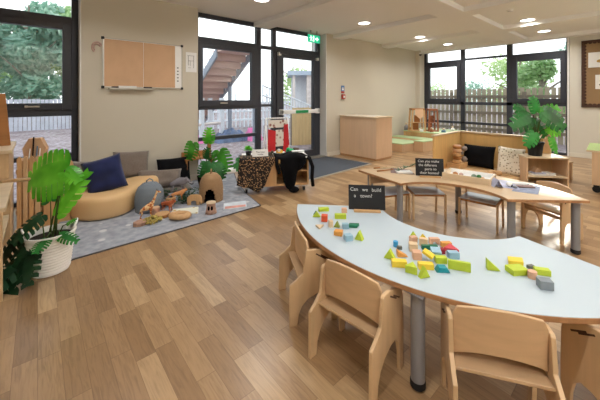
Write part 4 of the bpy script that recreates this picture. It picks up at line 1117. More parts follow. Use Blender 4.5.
# low wooden crate seat behind plants
cr = thing('wooden_bench', 'low honey-coloured wooden bench in front of the middle window', 'bench', (1.90, 4.62, .0), 0)
mb = MB(); mb.box(-.24, .22, -.09, .09, .36, .385); mb.build('seat_board', 'oak', cr, bevel=.004)
MB().box(-.24, .22, .075, .09, .385, .47).build('back_rail', 'oak', cr, bevel=.004)
MB().box(-.23, -.205, -.08, .08, .0, .36).build('leg', 'oak', cr, bevel=.003); MB().box(.185, .21, -.08, .08, .0, .36).build('leg', 'oak', cr, bevel=.003)
MB().box(.17, .225, .05, .09, .36, .58).build('end_post', 'oak', cr, bevel=.003)

# monstera beside the dome
def leaf_plant(name, label, base, leaves, mat, pot=None, stemr=.006, wid=.5):
    """leaves: (attach point, direction, normal, size)"""
    t = thing(name, label, 'plant', (0, 0, 0))
    for i, lf in enumerate(leaves):
        a, d, nrm, sz = lf[:4]; mm = lf[4] if len(lf) > 4 else mat
        b = Vector(base)+Vector((random.uniform(-.03, .03), random.uniform(-.03, .03), 0)); a = Vector(a)
        mid = b.lerp(a, .55)+Vector((0, 0, .12*(a-b).length)) 
        MB().tube([b, b.lerp(mid, .5)+Vector((0, 0, .02)), mid, a.lerp(mid, .3)+Vector((0, 0, .01)), a], stemr, 6, .7).build('stem', 'stem', t, smooth=True)
        monstera(MB(), a, d, nrm, sz, wid=wid) if False else None
        mb = MB(); monstera(mb, a, d, nrm, sz, wid=wid); mb.build('leaf', mm, t, recalc=False)
    return t
cam = Vector((-.65, -.76, .25))
mp_ = leaf_plant('monstera_plant', 'monstera with split leaves beside the middle window, behind the brown wicker dome', (1.86, 4.30, .10), [
    ((1.74, 4.45, .63), (-.25, .1, -1), cam, .25), ((1.98, 4.45, .62), (.02, 0, 1), cam, .22, 'leaf_bright'), ((2.06, 4.24, .50), (.22, -.2, -1), cam, .33, 'leaf'),
    ((1.90, 4.18, .36), (-.35, -.2, -.8), (-.5, -.7, .6), .24, 'leaf_deep_or_shaded'), ((1.86, 4.26, .34), (-.3, .2, -.8), (-.6, -.7, .4), .22, 'leaf_deep_or_shaded'), ((1.96, 4.14, .33), (.3, -.4, -.8), (-.4, -.8, .5), .22, 'leaf_deep_or_shaded'), ((1.86, 4.24, .42), (-.1, -.3, .5), (-.5, -.7, .6), .18, 'leaf_deep_or_shaded')], 'leaf')  # low cluster painted a deeper green for the shadow it sits in
MB().lathe([(.08, .011), (.11, .15), (.115, .16), (.10, .15), (.09, .13)], 24, (1.86, 4.30), cap0=True).build('pot', 'black', mp_, smooth=True)
MB().lathe([(.001, .135), (.095, .135)], 20, (1.86, 4.30)).build('soil', 'soil', mp_)
gp = thing('fern_bush', 'dark trailing greenery between the toy animals and the wicker dome', 'plant', (0, 0, 0))
rn = random.Random(11)
mb = MB()
for k in range(260):
    cx, cy, rr = rn.choice([(1.38, 4.05, .16), (1.55, 4.0, .14), (1.28, 3.85, .12), (1.45, 3.80, .09), (1.20, 4.15, .10)])
    a = rn.uniform(0, 2*PI); d = rr*rn.random()**.5; z = .015+rn.random()*.11*(1-d/rr*.6)
    oval_leaf(mb, (cx+d*math.cos(a), cy+d*math.sin(a), z), (math.cos(a), math.sin(a), rn.uniform(-.1, .8)), (0, 0, 1), rn.uniform(.03, .07), .28)
mb.build('foliage', 'leaf_dark', gp, recalc=False); gp['kind'] = 'stuff'

# white ribbed pot with big monstera in the foreground left
pot = thing('monstera_plant', 'big monstera in a white ribbed oval pot, bottom left beside the rug', 'plant', (.075, 2.96, 0)); pot.scale = (.95, .95, .95)
prof = [(.105, 0), (.118, .006)]
for k in range(11): z = .03+k*.022; r = .12+.037*z/.3; prof += [(r+.004, z), (r+.0005, z+.011)]
prof += [(.158, .285), (.166, .300), (.166, .312), (.158, .314), (.150, .30), (.125, .10), (.118, .02), (.001, .02)]
MB().lathe(prof, 40, sx=1, sy=.92, cap0=True).build('pot', 'white', pot, smooth='auto')
for s in (-1, 1):
    mb = MB(); mb.tube([(s*.135, -.055, .30), (s*.16, -.03, .355), (s*.168, 0, .37), (s*.16, .03, .355), (s*.135, .055, .30)], .010, 8); mb.build('handle', 'white', pot, smooth=True)
MB().lathe([(.001, .27), (.147, .27)], 24, sy=.92).build('soil', 'soil', pot)
lf = [((.085, -.07, .80), (-.72, .58, -.24), (-.66, -.70, .34), .34, 'leaf_bright', .66), ((.09, -.05, .80), (.3, -.6, -.3), (-.2, -.8, .7), .16, 'leaf_bright', .5),
      ((.04, -.04, .46), (.40, -.34, .85), (-.60, -.7, .15), .36, 'leaf_bright', .22), ((.10, -.05, .36), (.45, -.25, .35), (-.4, -.6, .7), .07, 'leaf', .32),
      ((-.06, 0, .45), (-.7, -.2, -.5), (-.6, -.5, .5), .22, 'leaf_dark', .4), ((.0, .06, .55), (.1, .5, .4), (-.5, -.6, .5), .26, 'leaf_mid', .4),
      ((.05, -.13, .315), (.55, -.5, -.18), (-.2, -.5, .9), .14, 'leaf_mid', .4), ((-.03, -.13, .31), (-.4, -.7, -.18), (-.2, -.5, .9), .13, 'leaf_mid', .45)]
for i, (a, d, nrm, sz, mm, wdt) in enumerate(lf):
    a = Vector(a); b = Vector((random.uniform(-.05, .05), random.uniform(-.04, .04), .27))
    if i == 0: a2 = a
    MB().tube([b, b.lerp(a, .5)+Vector((.0, .01, .03)), a], .0075 if i < 3 else .005, 7, .7).build('stem', 'stem', pot, smooth=True)
    mb = MB(); monstera(mb, a, d, nrm, sz, wid=wdt, fold=.08, lobes=7 if i == 0 else 6, split=.05 if i < 3 else .15); mb.build('leaf', mm, pot, recalc=False)
# dark leaves on the floor left of the pot
dl = thing('dark_leaf_spray', 'dark monstera leaves drooping on the floor left of the white pot', 'plant', (-.04, 2.92, 0))
for i, (a, d, nrm, sz) in enumerate([((-.01, .02, .24), (-.35, -.55, -.60), (-.5, -.3, .8), .30), ((-.05, -.02, .15), (-.65, -.35, -.32), (-.2, -.3, .9), .26), ((.0, -.07, .20), (-.15, -.8, -.62), (-.5, -.5, .7), .20), ((-.06, .14, .28), (-.5, .1, -.7), (-.8, -.5, .4), .24)]):
    mb = MB(); monstera(mb, a, d, nrm, sz, wid=.42, lobes=5); mb.build('leaf', 'leaf_dark', dl, recalc=False)
    MB().tube([(-.02, .10, .03), Vector(a)+Vector((0, .04, .03)), a], .006, 6).build('stem', 'leaf_dark', dl)

# ---------------- shelving on the far left
s1 = thing('shelf_unit', 'low open wooden shelf unit at the left edge of the picture', 'shelf', (0, 0, 0))
MB().box(-.62, -.17, 2.72, 2.745, 0, .57).build('side', 'birchz', s1, bevel=.003); MB().box(-.62, -.17, 3.50, 3.525, 0, .57).build('side', 'birchz', s1, bevel=.003)
MB().box(-.63, -.155, 2.71, 3.535, .57, .60).build('top', 'beech', s1, bevel=.004)
for z in (.05, .31): MB().box(-.62, -.18, 2.745, 3.50, z, z+.022).build('shelf', 'beech', s1)
MB().box(-.64, -.62, 2.72, 3.525, 0, .57).build('back', 'tan', s1)
s2 = thing('shelf_unit', 'taller wooden cabinet behind the low shelf unit on the far left', 'cabinet', (0, 0, 0))
MB().box(-.62, -.185, 3.56, 4.25, 0, .83).build('carcass', 'birchz', s2, bevel=.003)
MB().box(-.63, -.165, 3.55, 4.26, .83, .86).build('top', 'beech', s2, bevel=.003)
tag(MB().prism([(-.50, .862), (-.188, .862), (-.225, 1.34), (-.46, 1.34)], 3.88, 3.90, plane='XZ').build('display_board', 'oak', bevel=.003), 'tapered reddish wooden panel standing on the tall cabinet at the left edge', 'panel')
tag(MB().tube([(-.30, 3.30, .66), (-.05, 3.14, .675), (.10, 3.04, .70)], .013, 10).build('wooden_dowel', 'birch', smooth=True), 'long thin wooden dowel resting across the low shelf top toward the big leaf', 'dowel')
sl = thing('slatted_board_rack', 'rack of narrow upright wooden boards between the left cabinet and the pot plant', 'rack', (-.155, 4.08, 0), R(-6))
for i in range(4):
    mb = MB(); x = i*.046
    mb.prism([(x, 0), (x+.036, 0), (x+.036, .70+.01*(i % 2)), (x+.018, .725), (x, .70)], -.012, .012, plane='XZ'); mb.build('board', ['tan', 'birchz', 'tan', 'birchz'][i], sl, bevel=.003)
MB().box(-.01, .19, .012, .03, .15, .19).build('rail', 'birch', sl); MB().box(-.01, .19, .012, .03, .55, .59).build('rail', 'birch', sl); MB().box(-.01, .19, -.05, .06, 0, .02).build('base', 'birch', sl)
mb = MB(); mb.prism([(0, 0), (.26, 0), (.26, .50), (.24, .62), (.18, .70), (.08, .735), (0, .74)], -.01, .01, plane='XZ')
sv = mb.build('curved_panel', 'tan', bevel=.003); sv.location = (.045, 4.06, 0); sv.rotation_euler = (0, 0, R(-6)); tag(sv, 'curved-top wooden end panel standing behind the big monstera leaf', 'panel')
hb = thing('pencil_house', 'small brown cardboard house-shaped pen holder behind the big leaf', 'pen holder', (-.015, 4.31, .662), R(-20)); hb.scale = (.78, .78, .88)
tag(MB().box(-.13, .13, 4.20, 4.42, .0, .66).build('low_cupboard', 'tan', bevel=.003), 'narrow wooden cupboard under the window hidden behind the big leaf', 'cupboard')
MB().prism([(-.11, 0), (.11, 0), (.13, .12), (.07, .24), (-.06, .24), (-.13, .12)], -.05, .05, plane='XZ').build('house', 'kraft', hb, bevel=.003)
for i, (x, h_, c) in enumerate(((-.05, .12, 'white'), (-.01, .26, 'black'), (.03, .15, 'toyblue'), (.06, .12, 'white'))): MB().cyl((x, -.065, 0), (x+.01, -.06, h_), .009, .007, 8).build('pen', c, hb)
# ------------------------------------------------------------------ small-world toys on the rug
def dome(label, x, y, r, h, mat, door_deg, dark='black', doorw=28, doorh=.5):
    t = thing('wicker_dome', label, 'wicker dome', (x, y, .011), R(door_deg))
    prof = [(r*.97, 0), (r, h*.2), (r, h*.45), (r*.94, h*.66), (r*.78, h*.84), (r*.5, h*.96), (r*.2, h), (.001, h*1.005)]
    pr = []
    for a, b in zip(prof, prof[1:]):
        for k in range(4): pr.append((a[0]+(b[0]-a[0])*k/4, a[1]+(b[1]-a[1])*k/4))
    pr.append(prof[-1])
    def skip(a, z):
        a = (a+180) % 360-180
        return z < h*doorh and abs(a) < doorw*math.sqrt(max(0, 1-(z/(h*doorh))**3))
    MB().lathe(pr, 72, skip=skip).build('shell', mat, t, smooth=True, solid=.012)
    MB().lathe([(r*.90, .004), (.001, .005)], 24).build('floor_shade', dark, t)
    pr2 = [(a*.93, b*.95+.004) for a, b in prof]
    MB().lathe(pr2, 32, skip=lambda a, z: (abs((a+180) % 360-180) < doorw+6 and z < h*(doorh+.04))).build('lining', dark, t)  # black inner shell and floor stand in for the shade inside the dome
    MB().tube([(-.035, 0, h*.99), (-.03, 0, h*1.08), (0, 0, h*1.14), (.03, 0, h*1.08), (.035, 0, h*.99)], .008, 8).build('handle', mat, t, smooth=True)
    return t
dome('blue-grey wicker dome by the end of the foam bench', .985, 3.82, .150, .31, 'wickerb', -12)
dome('brown wicker dome with dark arched opening and handle on the rug', 1.665, 3.66, .142, .34, 'wicker', -122)

def giraffe_mat():
    m = voro_mat('giraffe_patches', '#ecc893', '#c0662c', 8, .48, .56, .6); return m
M['giraffe'] = giraffe_mat(); M['elephant'] = plain('elephant_grey', '#77737a', .75, .12, 30); M['tiger'] = plain('tawny_toy', '#c58450', .6, .25, 40)
M['lion'] = plain('orange_toy', '#b5603a', .6, .2, 30)
def quad(name, label, x, y, z, rz, s, mat, kind='cat', cat='toy animal'):
    t = thing(name, label, cat, (x, y, z), R(rz), 'toy animals on the rug'); t.scale = (s, s, s)
    if kind == 'giraffe':
        hip, wi = .60, .62
        V = [(-.22, 0, .60), (0, 0, .63), (.20, 0, .70), (.30, 0, .86), (.42, 0, 1.18), (.50, 0, 1.42), (.60, 0, 1.40), (.70, 0, 1.34),
             (-.26, 0, .50), (-.34, 0, .30)]
        E_ = [(0, 1), (1, 2), (2, 3), (3, 4), (4, 5), (5, 6), (6, 7), (0, 8), (8, 9)]
        rr = [.13, .15, .13, .085, .055, .055, .055, .035, .02, .015]; leg = [(-.24, .07), (.22, .07)]; zl = .60; lr = (.06, .032, .026, .032)
    elif kind == 'elephant':
        V = [(-.32, 0, .55), (0, 0, .60), (.26, 0, .62), (.50, 0, .66), (.64, 0, .56), (.72, 0, .40), (.80, 0, .38), (.88, 0, .46), (-.46, 0, .50), (-.5, 0, .30)]
        E_ = [(0, 1), (1, 2), (2, 3), (3, 4), (4, 5), (5, 6), (6, 7), (0, 8), (8, 9)]
        rr = [.22, .25, .22, .17, .09, .055, .045, .04, .02, .015]; leg = [(-.30, .12), (.25, .12)]; zl = .50; lr = (.10, .08, .07, .08)
    else:
        V = [(-.30, 0, .42), (0, 0, .42), (.24, 0, .45), (.36, 0, .54), (.46, 0, .60), (.56, 0, .57), (-.42, 0, .40), (-.56, 0, .26), (-.66, 0, .24)]
        E_ = [(0, 1), (1, 2), (2, 3), (3, 4), (4, 5), (0, 6), (6, 7), (7, 8)]
        rr = [.12, .12, .14, .10, .11, .05, .025, .02, .02]; leg = [(-.28, .07), (.22, .07)]; zl = .40; lr = (.065, .04, .03, .04)
    V = list(V); E_ = list(E_); rr = list(rr)
    for lx, ly in leg:
        at_ = 0 if lx < 0 else 2
        for sy in (-1, 1):
            i = len(V); kx = .05 if lx < 0 else -.02
            V += [(lx, sy*ly, zl*.85), (lx+kx, sy*ly, zl*.55), (lx-kx*.8, sy*ly, zl*.25), (lx, sy*ly, .03)]
            E_ += [(at_, i), (i, i+1), (i+1, i+2), (i+2, i+3)]; rr += list(lr)
    skin_obj('body', V, E_, rr, mat, t, 1)
    h = Vector(V[5] if kind == 'giraffe' else (V[3] if kind == 'elephant' else V[4]))
    for sy in (-1, 1):
        if kind == 'elephant': MB().ball((h.x-.05, sy*.17, h.z-.02), (.11, .02, .16), 2).build('ear', mat, t, smooth=True); MB().tube([(h.x+.12, sy*.07, h.z-.12), (h.x+.25, sy*.08, h.z-.18), (h.x+.33, sy*.08, h.z-.12)], .018, 6, .4).build('tusk', 'paper', t)
        elif kind == 'giraffe': MB().ball((h.x-.03, sy*.06, h.z+.03), (.02, .04, .025), 1).build('ear', mat, t, smooth=True); MB().cyl((h.x, sy*.025, h.z+.03), (h.x-.01, sy*.03, h.z+.13), .012).build('horn', 'darkbrown', t)
        else: MB().ball((h.x-.03, sy*.07, h.z+.09), (.02, .03, .035), 1).build('ear', mat, t, smooth=True)
        MB().ball((h.x+(.10 if kind == 'elephant' else .05), sy*(.12 if kind == 'elephant' else .055), h.z+.04), .014, 1).build('eye', 'black', t)
    return t
quad('toy_giraffe', 'tall orange patched toy giraffe standing before the blue-grey wicker dome', .87, 3.50, .012, -20, .205, 'giraffe', 'giraffe')
quad('toy_elephant', 'grey toy elephant standing on the dark greenery', 1.36, 3.98, .10, -25, .22, 'elephant', 'elephant')
quad('toy_lion', 'orange-brown toy lion rearing beside the dark greenery', 1.12, 3.62, .012, -60, .21, 'lion', 'cat')
quad('toy_tiger', 'tawny toy tiger walking through the greenery in front of the elephant', 1.30, 3.80, .05, -15, .20, 'tiger', 'cat')
quad('toy_antelope', 'small tan toy antelope left of the toy tiger', 1.185, 3.73, .03, -70, .17, 'tan', 'cat')
# flat wooden elephant cut-out
mb = MB(); pts = [(-.085, 0), (-.045, 0), (-.04, .045), (.0, .05), (.02, .045), (.025, 0), (.06, 0), (.065, .05), (.075, .01), (.09, .015), (.088, .08), (.07, .115), (.03, .125), (-.05, .12), (-.085, .09)]
mb.prism(pts, -.012, .012, plane='XZ'); o = mb.build('wooden_animal', 'tan', bevel=.003); o.location = (1.435, 3.62, .012); o.rotation_euler = (0, 0, R(-38)); tag(o, 'flat natural wood animal cut-out left of the brown wicker dome', 'toy animal')

M['bark_pink'] = plain('pinkish_bark', '#b08a76', .9, .25, 30); M['moss'] = plain('yellowish_moss', '#a8954f', .95, .35, 45)
def slab(name, label, x, y, rx, ry, h, mat, rz=0, hole=False, cat='wood slice', top='beech'):
    t = thing(name, label, cat, (x, y, .011), R(rz))
    k = 22; o_ = [(rx*math.cos(2*PI*i/k)*(1+.07*math.sin(3*i)), ry*math.sin(2*PI*i/k)*(1+.06*math.cos(2*i))) for i in range(k)]
    MB().prism(o_, 0, h).build('bark', mat, t, bevel=.004)
    MB().prism([(a*.93, b*.93) for a, b in o_], h, h+.002).build('cut_face', top, t)
    return t
slab('wood_slice', 'pinkish bark slab under the toy giraffe at the front of the rug', .80, 3.41, .075, .055, .035, 'bark_pink', 10, top='bark_pink')
slab('wood_slice', 'round flat wood slice leaning behind the yellow moss', 1.03, 3.50, .085, .075, .03, 'oak', 30, top='tan')
slab('wood_slice', 'small stepped stump block behind the giraffe legs', .99, 3.62, .05, .045, .075, 'bark_pink', 0, top='kraft')
# oval wooden ring
rb = MB(); bm = rb.bm; R1, R2 = 28, 12; ring = []
for i in range(R1):
    a = 2*PI*i/R1; c = Vector((.085*math.cos(a), .052*math.sin(a), .032)); d = Vector((math.cos(a), math.sin(a), 0)); ring.append([bm.verts.new(c+d*.036*math.cos(2*PI*j/R2)+Vector((0, 0, .030*math.sin(2*PI*j/R2)))) for j in range(R2)])
for i in range(R1):
    for j in range(R2): bm.faces.new((ring[i][j], ring[(i+1) % R1][j], ring[(i+1) % R1][(j+1) % R2], ring[i][(j+1) % R2]))
o = rb.build('wooden_ring', 'tan', smooth=True); o.location = (1.155, 3.315, .012); o.rotation_euler = (0, 0, R(-38)); tag(o, 'smooth oval wooden ring with a hole at the front of the rug', 'wooden ring')
mb = MB(); rn = random.Random(5)
for k in range(60):
    a = rn.uniform(0, 2*PI); d = .085*rn.random()**.5; r = rn.uniform(.010, .022); mb.ball((.90+d*math.cos(a), 3.39+d*math.sin(a)*.9, .015+r+rn.random()*.05*(1-d/.1)), (r, r, r*.8), 1, .3)
tag(mb.build('moss_clump', 'moss'), 'yellowish clump of dried moss in front of the toy giraffe', 'moss', kind='stuff')
# tree stump house
tsh = thing('stump_house', 'little wooden stump house with pale top and dark doorway on the rug', 'stump house', (1.475, 3.245, .011), 0)
MB().lathe([(.062, 0), (.058, .03), (.05, .07), (.047, .10), (.056, .115)], 18, cap0=True).build('trunk', 'bark_pink', tsh, smooth=True)
MB().lathe([(.056, .115), (.052, .124), (.001, .126)], 18).build('cut_top', 'beech', tsh)
for a in (215, 255): MB().ball((.046*math.cos(R(a)), .046*math.sin(R(a)), .065), (.014, .014, .028), 2).build('doorway', 'black', tsh, smooth=True)
M['page1'] = voro_mat('printed_page_yellow', '#dfe0cf', '#c3a546', 16, .22, .30, .8)
M['page2'] = plain('pastel_printed_page', '#c9d3dc', .7, .2, 9); M['page3'] = plain('coral_print', '#cf9488', .7, .2, 12)
bk = thing('picture_book', 'open picture book with yellow and brown shapes lying on the rug', 'book', (1.255, 3.475, .012), R(-12))
MB().prism([(-.165, -.06), (.13, -.12), (.17, .07), (-.10, .12)], 0, .008).build('pages', 'page1', bk)
MB().prism([(-.168, -.063), (.133, -.123), (.173, .07), (-.10, .123)], -.001, .0005).build('cover', 'paper', bk)
bk = thing('picture_book', 'pastel blue and coral picture book at the right end of the rug', 'book', (1.79, 3.27, .012), R(-20))
MB().prism([(-.15, -.10), (.12, -.10), (.15, .11), (-.12, .11)], 0, .008).build('cover', 'page2', bk)
MB().prism([(-.13, -.09), (.11, -.09), (.12, -.02), (-.12, -.01)], .008, .0085).build('cover_picture', 'page3', bk)

# ------------------------------------------------------------------ role-play trolley
FL = Vector((2.09, 3.63, 0)); u = Vector((.865, -.502, 0)); TA = math.atan2(u.y, u.x)
tl = thing('storage_trolley', 'low wooden trolley on black castors standing behind the rug', 'trolley', FL, TA)
W_, D_ = .92, .40
MB().box(0, W_, 0, D_, .085, .11).build('base_board', 'tan', tl, bevel=.002)
MB().box(-.005, W_+.005, -.005, D_, .46, .48).build('top', 'white', tl, bevel=.002)
MB().box(0, .018, .002, D_, .11, .46).build('side', 'white', tl); MB().box(W_-.018, W_, .002, D_, .11, .46).build('side', 'tan', tl)
MB().box(.30, .47, .004, D_-.01, .11, .46).build('divider', 'tan', tl); MB().box(.018, W_-.018, D_-.015, D_, .11, .46).build('back', 'tan', tl)
MB().box(.47, W_-.018, .02, D_-.015, .27, .285).build('shelf', 'tan', tl)
for x, y in ((.06, .05), (W_-.06, .05), (.06, D_-.05), (W_-.06, D_-.05)):
    c_ = MB().cyl((x-.014, y, .032), (x+.014, y, .032), .032, n=20).build('castor', 'rubber', tl, smooth='auto'); MB().box(x-.02, x+.02, y-.02, y+.02, .055, .085).build('castor_bracket', 'alu', c_)
TM = Matrix.Translation(FL) @ Matrix.Rotation(TA, 4, 'Z')
M['leopard'] = None
def leopard():
    m, nt, b = new_mat('leopard_print'); tc = nd(nt, 'ShaderNodeTexCoord')
    v = nd(nt, 'ShaderNodeTexVoronoi'); v.inputs['Scale'].default_value = 52; v.feature = 'F1'; nt.links.new(tc.outputs['Object'], v.inputs['Vector'])
    r = ramp(nt, [(.0, lin('#d9b287')), (.27, lin('#c69a6a')), (.36, lin('#1d1512')), (1, lin('#120d0c'))]); nt.links.new(v.outputs['Distance'], r.inputs['Fac'])
    nt.links.new(r.outputs['Color'], b.inputs['Base Color']); b.inputs['Roughness'].default_value = .85; return m
M['leopard'] = leopard()
# leopard cloth: on the top, then hanging down the front in a ragged point
mb = MB(); bm = mb.bm; cols = []; NX, NZ = 22, 14
def lowhem(x):   # hem height along the trolley front
    k = [(-.04, .13), (.06, .10), (.15, .05), (.22, .02), (.30, .10), (.36, .25), (.42, .40), (.46, .45)]
    for (a, b), (c, d) in zip(k, k[1:]):
        if a <= x <= c: return b+(d-b)*(x-a)/(c-a)
    return .45
for i in range(NX+1):
    x = -.035+.505*i/NX; col_ = []
    for j in range(4): col_.append((x, .22-.22*j/3-.004, .486))
    h0 = lowhem(x)
    for j in range(1, NZ+1):
        f = j/NZ; z = .484-(.484-h0)*f; y = -.018-.010*math.sin(x*45)*f-.012*f; col_.append((x-(.035*f if i < 4 else 0)*(1-i/4), y, z))
    cols.append([bm.verts.new(TM @ Vector(p)) for p in col_])
for a, b in zip(cols, cols[1:]):
    for j in range(len(a)-1): bm.faces.new((a[j], b[j], b[j+1], a[j+1]))
tag(mb.build('leopard_cloth', 'leopard', smooth=True, solid=.004, recalc=False), 'leopard-print cloth hanging in a point over the front of the trolley', 'cloth')
# black costume hanging over the right end
ct = thing('costume', 'black fluffy dressing-up costume draped over the right end of the trolley', 'costume', FL, TA)
mb = MB(); bm = mb.bm; cols = []
prof_c = [(.44, .44), (.50, .40), (.54, .30), (.57, .12), (.61, .05), (.68, .04), (.72, .12), (.75, .28), (.80, .31), (.88, .42)]
n = 24
for i in range(n+1):
    x = .44+.43*i/n
    for (a, b), (c, d) in zip(prof_c, prof_c[1:]):
        if a <= x <= c+1e-6: h0 = b+(d-b)*(x-a)/(c-a); break
    col_ = []
    for j in range(4): col_.append((x, .24-.24*j/3-.006, .50+.015*math.sin(x*20)))
    for j in range(1, 12):
        f = j/11; col_.append((x, -.028-.022*math.sin(x*38+1)*f-.01*f, .492-(.492-h0)*f))
    cols.append([bm.verts.new(Vector(p)) for p in col_])
for a, b in zip(cols, cols[1:]):
    for j in range(len(a)-1): bm.faces.new((a[j], b[j], b[j+1], a[j+1]))
mb.build('body', 'black', ct, smooth=True, solid=.02, recalc=False)
for pts in ([(.84, .10, .485), (.93, -.01, .455), (.97, -.03, .34), (.96, -.03, .20), (.975, -.035, .07)], [(.50, .06, .49), (.465, -.02, .47), (.47, -.05, .38), (.50, -.06, .27)]):
    MB().tube(pts, .030, 10, .8).build('sleeve', 'black', ct, smooth=True)
MB().ball((.70, -.05, .045), (.075, .06, .04), 2, .15).build('hem_ruffle', 'black', ct, smooth=True)
M['gold'] = plain('gold_tag', '#a9854c', .6, .1)
MB().box(.49, .51, -.062, -.056, .40, .46).build('gold_tag', 'gold', ct)
def on(x, y, z=.481): return TM @ Vector((x, y, z))
# items on the trolley
tp = thing('potted_plant', 'little bushy green plant in a dark pot on the left end of the trolley', 'plant', on(.09, .20), 0)
MB().lathe([(.03, 0), (.042, .06), (.038, .06)], 16, cap0=True).build('pot', 'rubber', tp, smooth=True)
mb = MB(); rn = random.Random(9)
for k in range(110):
    d = Vector((rn.gauss(0, 1), rn.gauss(0, 1), abs(rn.gauss(0, 1)))).normalized(); oval_leaf(mb, Vector((0, 0, .075))+d*.02, d, (0, 0, 1), rn.uniform(.04, .062), .22, .1)
mb.build('foliage', 'leaf_bright', tp, recalc=False)
tp = thing('trailing_plant', 'dark trailing plant hanging over the left side of the trolley', 'plant', on(-.03, .13, .45), 0)
mb = MB(); rn = random.Random(10)
for k in range(18):
    p = Vector((-.02*rn.random()-.01, rn.uniform(-.06, .08), .03-.16*rn.random())); oval_leaf(mb, p, (rn.uniform(-1, 0), rn.uniform(-.5, .3), -.6), (-.5, -.5, .3), rn.uniform(.06, .10), .3)
mb.build('foliage', 'leaf_mid', tp, recalc=False)
MB().tube([(.04, .04, .035), (0, .02, .05), (-.03, 0, .0), (-.04, -.01, -.10)], .004, 5).build('stem', 'stem', tp)
cs = thing('handwritten_card', 'white folded card with black handwriting on the trolley top', 'card', on(.25, .11), TA+R(4))
MB().prism([(-.03, 0), (-.02, 0), (.01, .088), (.04, 0), (.05, 0), (.012, .098)], -.11, .11, Matrix.Rotation(R(90), 4, 'Z'), plane='XZ').build('card', 'paper', cs)
mm = Matrix.Translation((0, -.0145, .058)) @ Matrix.Rotation(R(90-19), 4, 'X')
for i, s in enumerate(('The Lion', 'Inside')):
    mt = Matrix.Translation((0, -.0255+.012*(1-i)*.0-(-.0085)*(1-i), .065-.03*i+.0)) @ Matrix.Rotation(R(90-18), 4, 'X')
    text_mesh('handwriting', s, .034, 'ink', cs, mt)
def lump(name, label, x, y, r, mat, cat, jit=.2, seed=1):
    t = thing(name, label, cat, on(x, y), 0); random.seed(seed)
    MB().ball((0, 0, r[2]), r, 3, jit).build('body', mat, t, smooth=True); return t
M['brownfur'] = plain('brown_fur', '#5a4a3e', .95, .3, 60); M['yellowfab'] = plain('ochre_yellow_plush', '#d3a13a', .9, .25, 40); M['greenfab'] = plain('bright_green_plush', '#2fa968', .85, .15, 30)
t = lump('soft_toy', 'brown furry hand puppet right of the handwritten card', .385, .13, (.04, .03, .03), 'brownfur', 'soft toy')
MB().ball((.03, -.02, .055), .022, 2, .1).build('head', 'brownfur', t, smooth=True)
t = thing('basket', 'shallow white basket holding a yellow toy on the trolley', 'basket', on(.53, .20), 0)
MB().lathe([(.05, 0), (.08, .035), (.083, .037), (.078, .037), (.048, .006), (.001, .006)], 24, cap0=True).build('bowl', 'white', t, smooth=True)
t = lump('soft_toy', 'yellow and white plush toy sitting in the basket', .53, .20, (.055, .045, .035), 'yellowfab', 'soft toy'); t.location.z += .012
MB().ball((-.03, -.03, .06), .022, 2, .1).build('head', 'paper', t, smooth=True)
t = lump('soft_toy', 'bright green plush toy behind the black costume', .70, .30, (.07, .05, .035), 'greenfab', 'soft toy', .15, 3)
MB().ball((-.05, -.02, .065), .028, 2, .1).build('head', 'greenfab', t, smooth=True)
t = thing('bowl', 'small dark bowl at the back of the trolley behind the green toy', 'bowl', on(.80, .34), 0)
MB().lathe([(.025, 0), (.045, .04), (.05, .065), (.045, .065), (.02, .01), (.001, .01)], 20, cap0=True).build('bowl', 'brownfur', t, smooth=True)
tag(MB().box(-.09, .09, -.05, .05, 0, .012, Matrix.Translation(on(.80, .185, .523)) @ Matrix.Rotation(TA, 4, 'Z')).build('paper_pad', 'paper'), 'stack of white papers lying on the black costume', 'paper')

# red and white book stand behind the trolley
bs = thing('book_stand', 'white-framed display stand with red side panels behind the trolley', 'stand', (3.33, 4.52, 0), R(-10))
mb = MB()
for x in (-.22, .22): mb.tube([(x, -.08, 0), (x, 0, .93)], .012, 8); mb.tube([(x, .14, 0), (x, .02, .80)], .010, 8)
mb.tube([(-.22, 0, .93), (.22, 0, .93)], .012, 8); mb.tube([(-.22, -.04, .45), (.22, -.04, .45)], .012, 8)
mb.build('frame', 'white', bs, smooth=True)
M['redfab'] = plain('red_fabric', '#c4232b', .7, .12, 6)
MB().prism([(-.21, .28), (-.06, .28), (-.05, .70), (-.20, .74)], -.055, -.045, plane='XZ').build('red_panel', 'redfab', bs)
MB().prism([(.10, .28), (.24, .28), (.20, .82), (.12, .80)], -.055, -.045, plane='XZ').build('red_panel', 'redfab', bs)
M['collage'] = voro_mat('picture_collage', '#e5dfd6', '#8f5a52', 14, .25, .45, .7)
MB().box(-.19, .19, -.035, -.028, .76, .90).build('picture_header', 'collage', bs)
MB().box(-.05, .11, -.052, -.042, .42, .72).build('picture_panel', 'collage', bs)
# ------------------------------------------------------------------ book nook on the right
nk = thing('nook_bench', 'low L-shaped wooden screen forming a book nook under the window', 'bench', (0, 0, 0))
M['nookw'] = wood('honey_ply_panel', '#d9b072', 'Z', .45, .08)
MB().box(4.90, 5.92, 2.34, 2.372, 0, .67).build('side_panel', 'nookw', nk, bevel=.004)
MB().box(5.92, 5.955, 1.12, 2.372, 0, .67).build('back_panel', 'nookw', nk, bevel=.004)
MB().box(4.88, 5.96, 2.33, 2.382, .67, .695).build('side_cap', 'beech', nk, bevel=.004)
MB().box(5.90, 5.97, 1.10, 2.382, .67, .695).build('back_cap', 'beech', nk, bevel=.004)
tag(MB().prism([(5.05, 2.33), (5.91, 2.33), (5.91, 1.30), (5.45, 1.32), (5.05, 1.75)], 0, .11).build('floor_mat', 'foam', bevel=.012), 'thick tan floor mat inside the book nook', 'mat')
cushion('cushion', 'black cushion leaning on the back of the book nook', 5.68, 1.97, .12, -90, 16, .50, .38, .13, 'black', 0, 12)
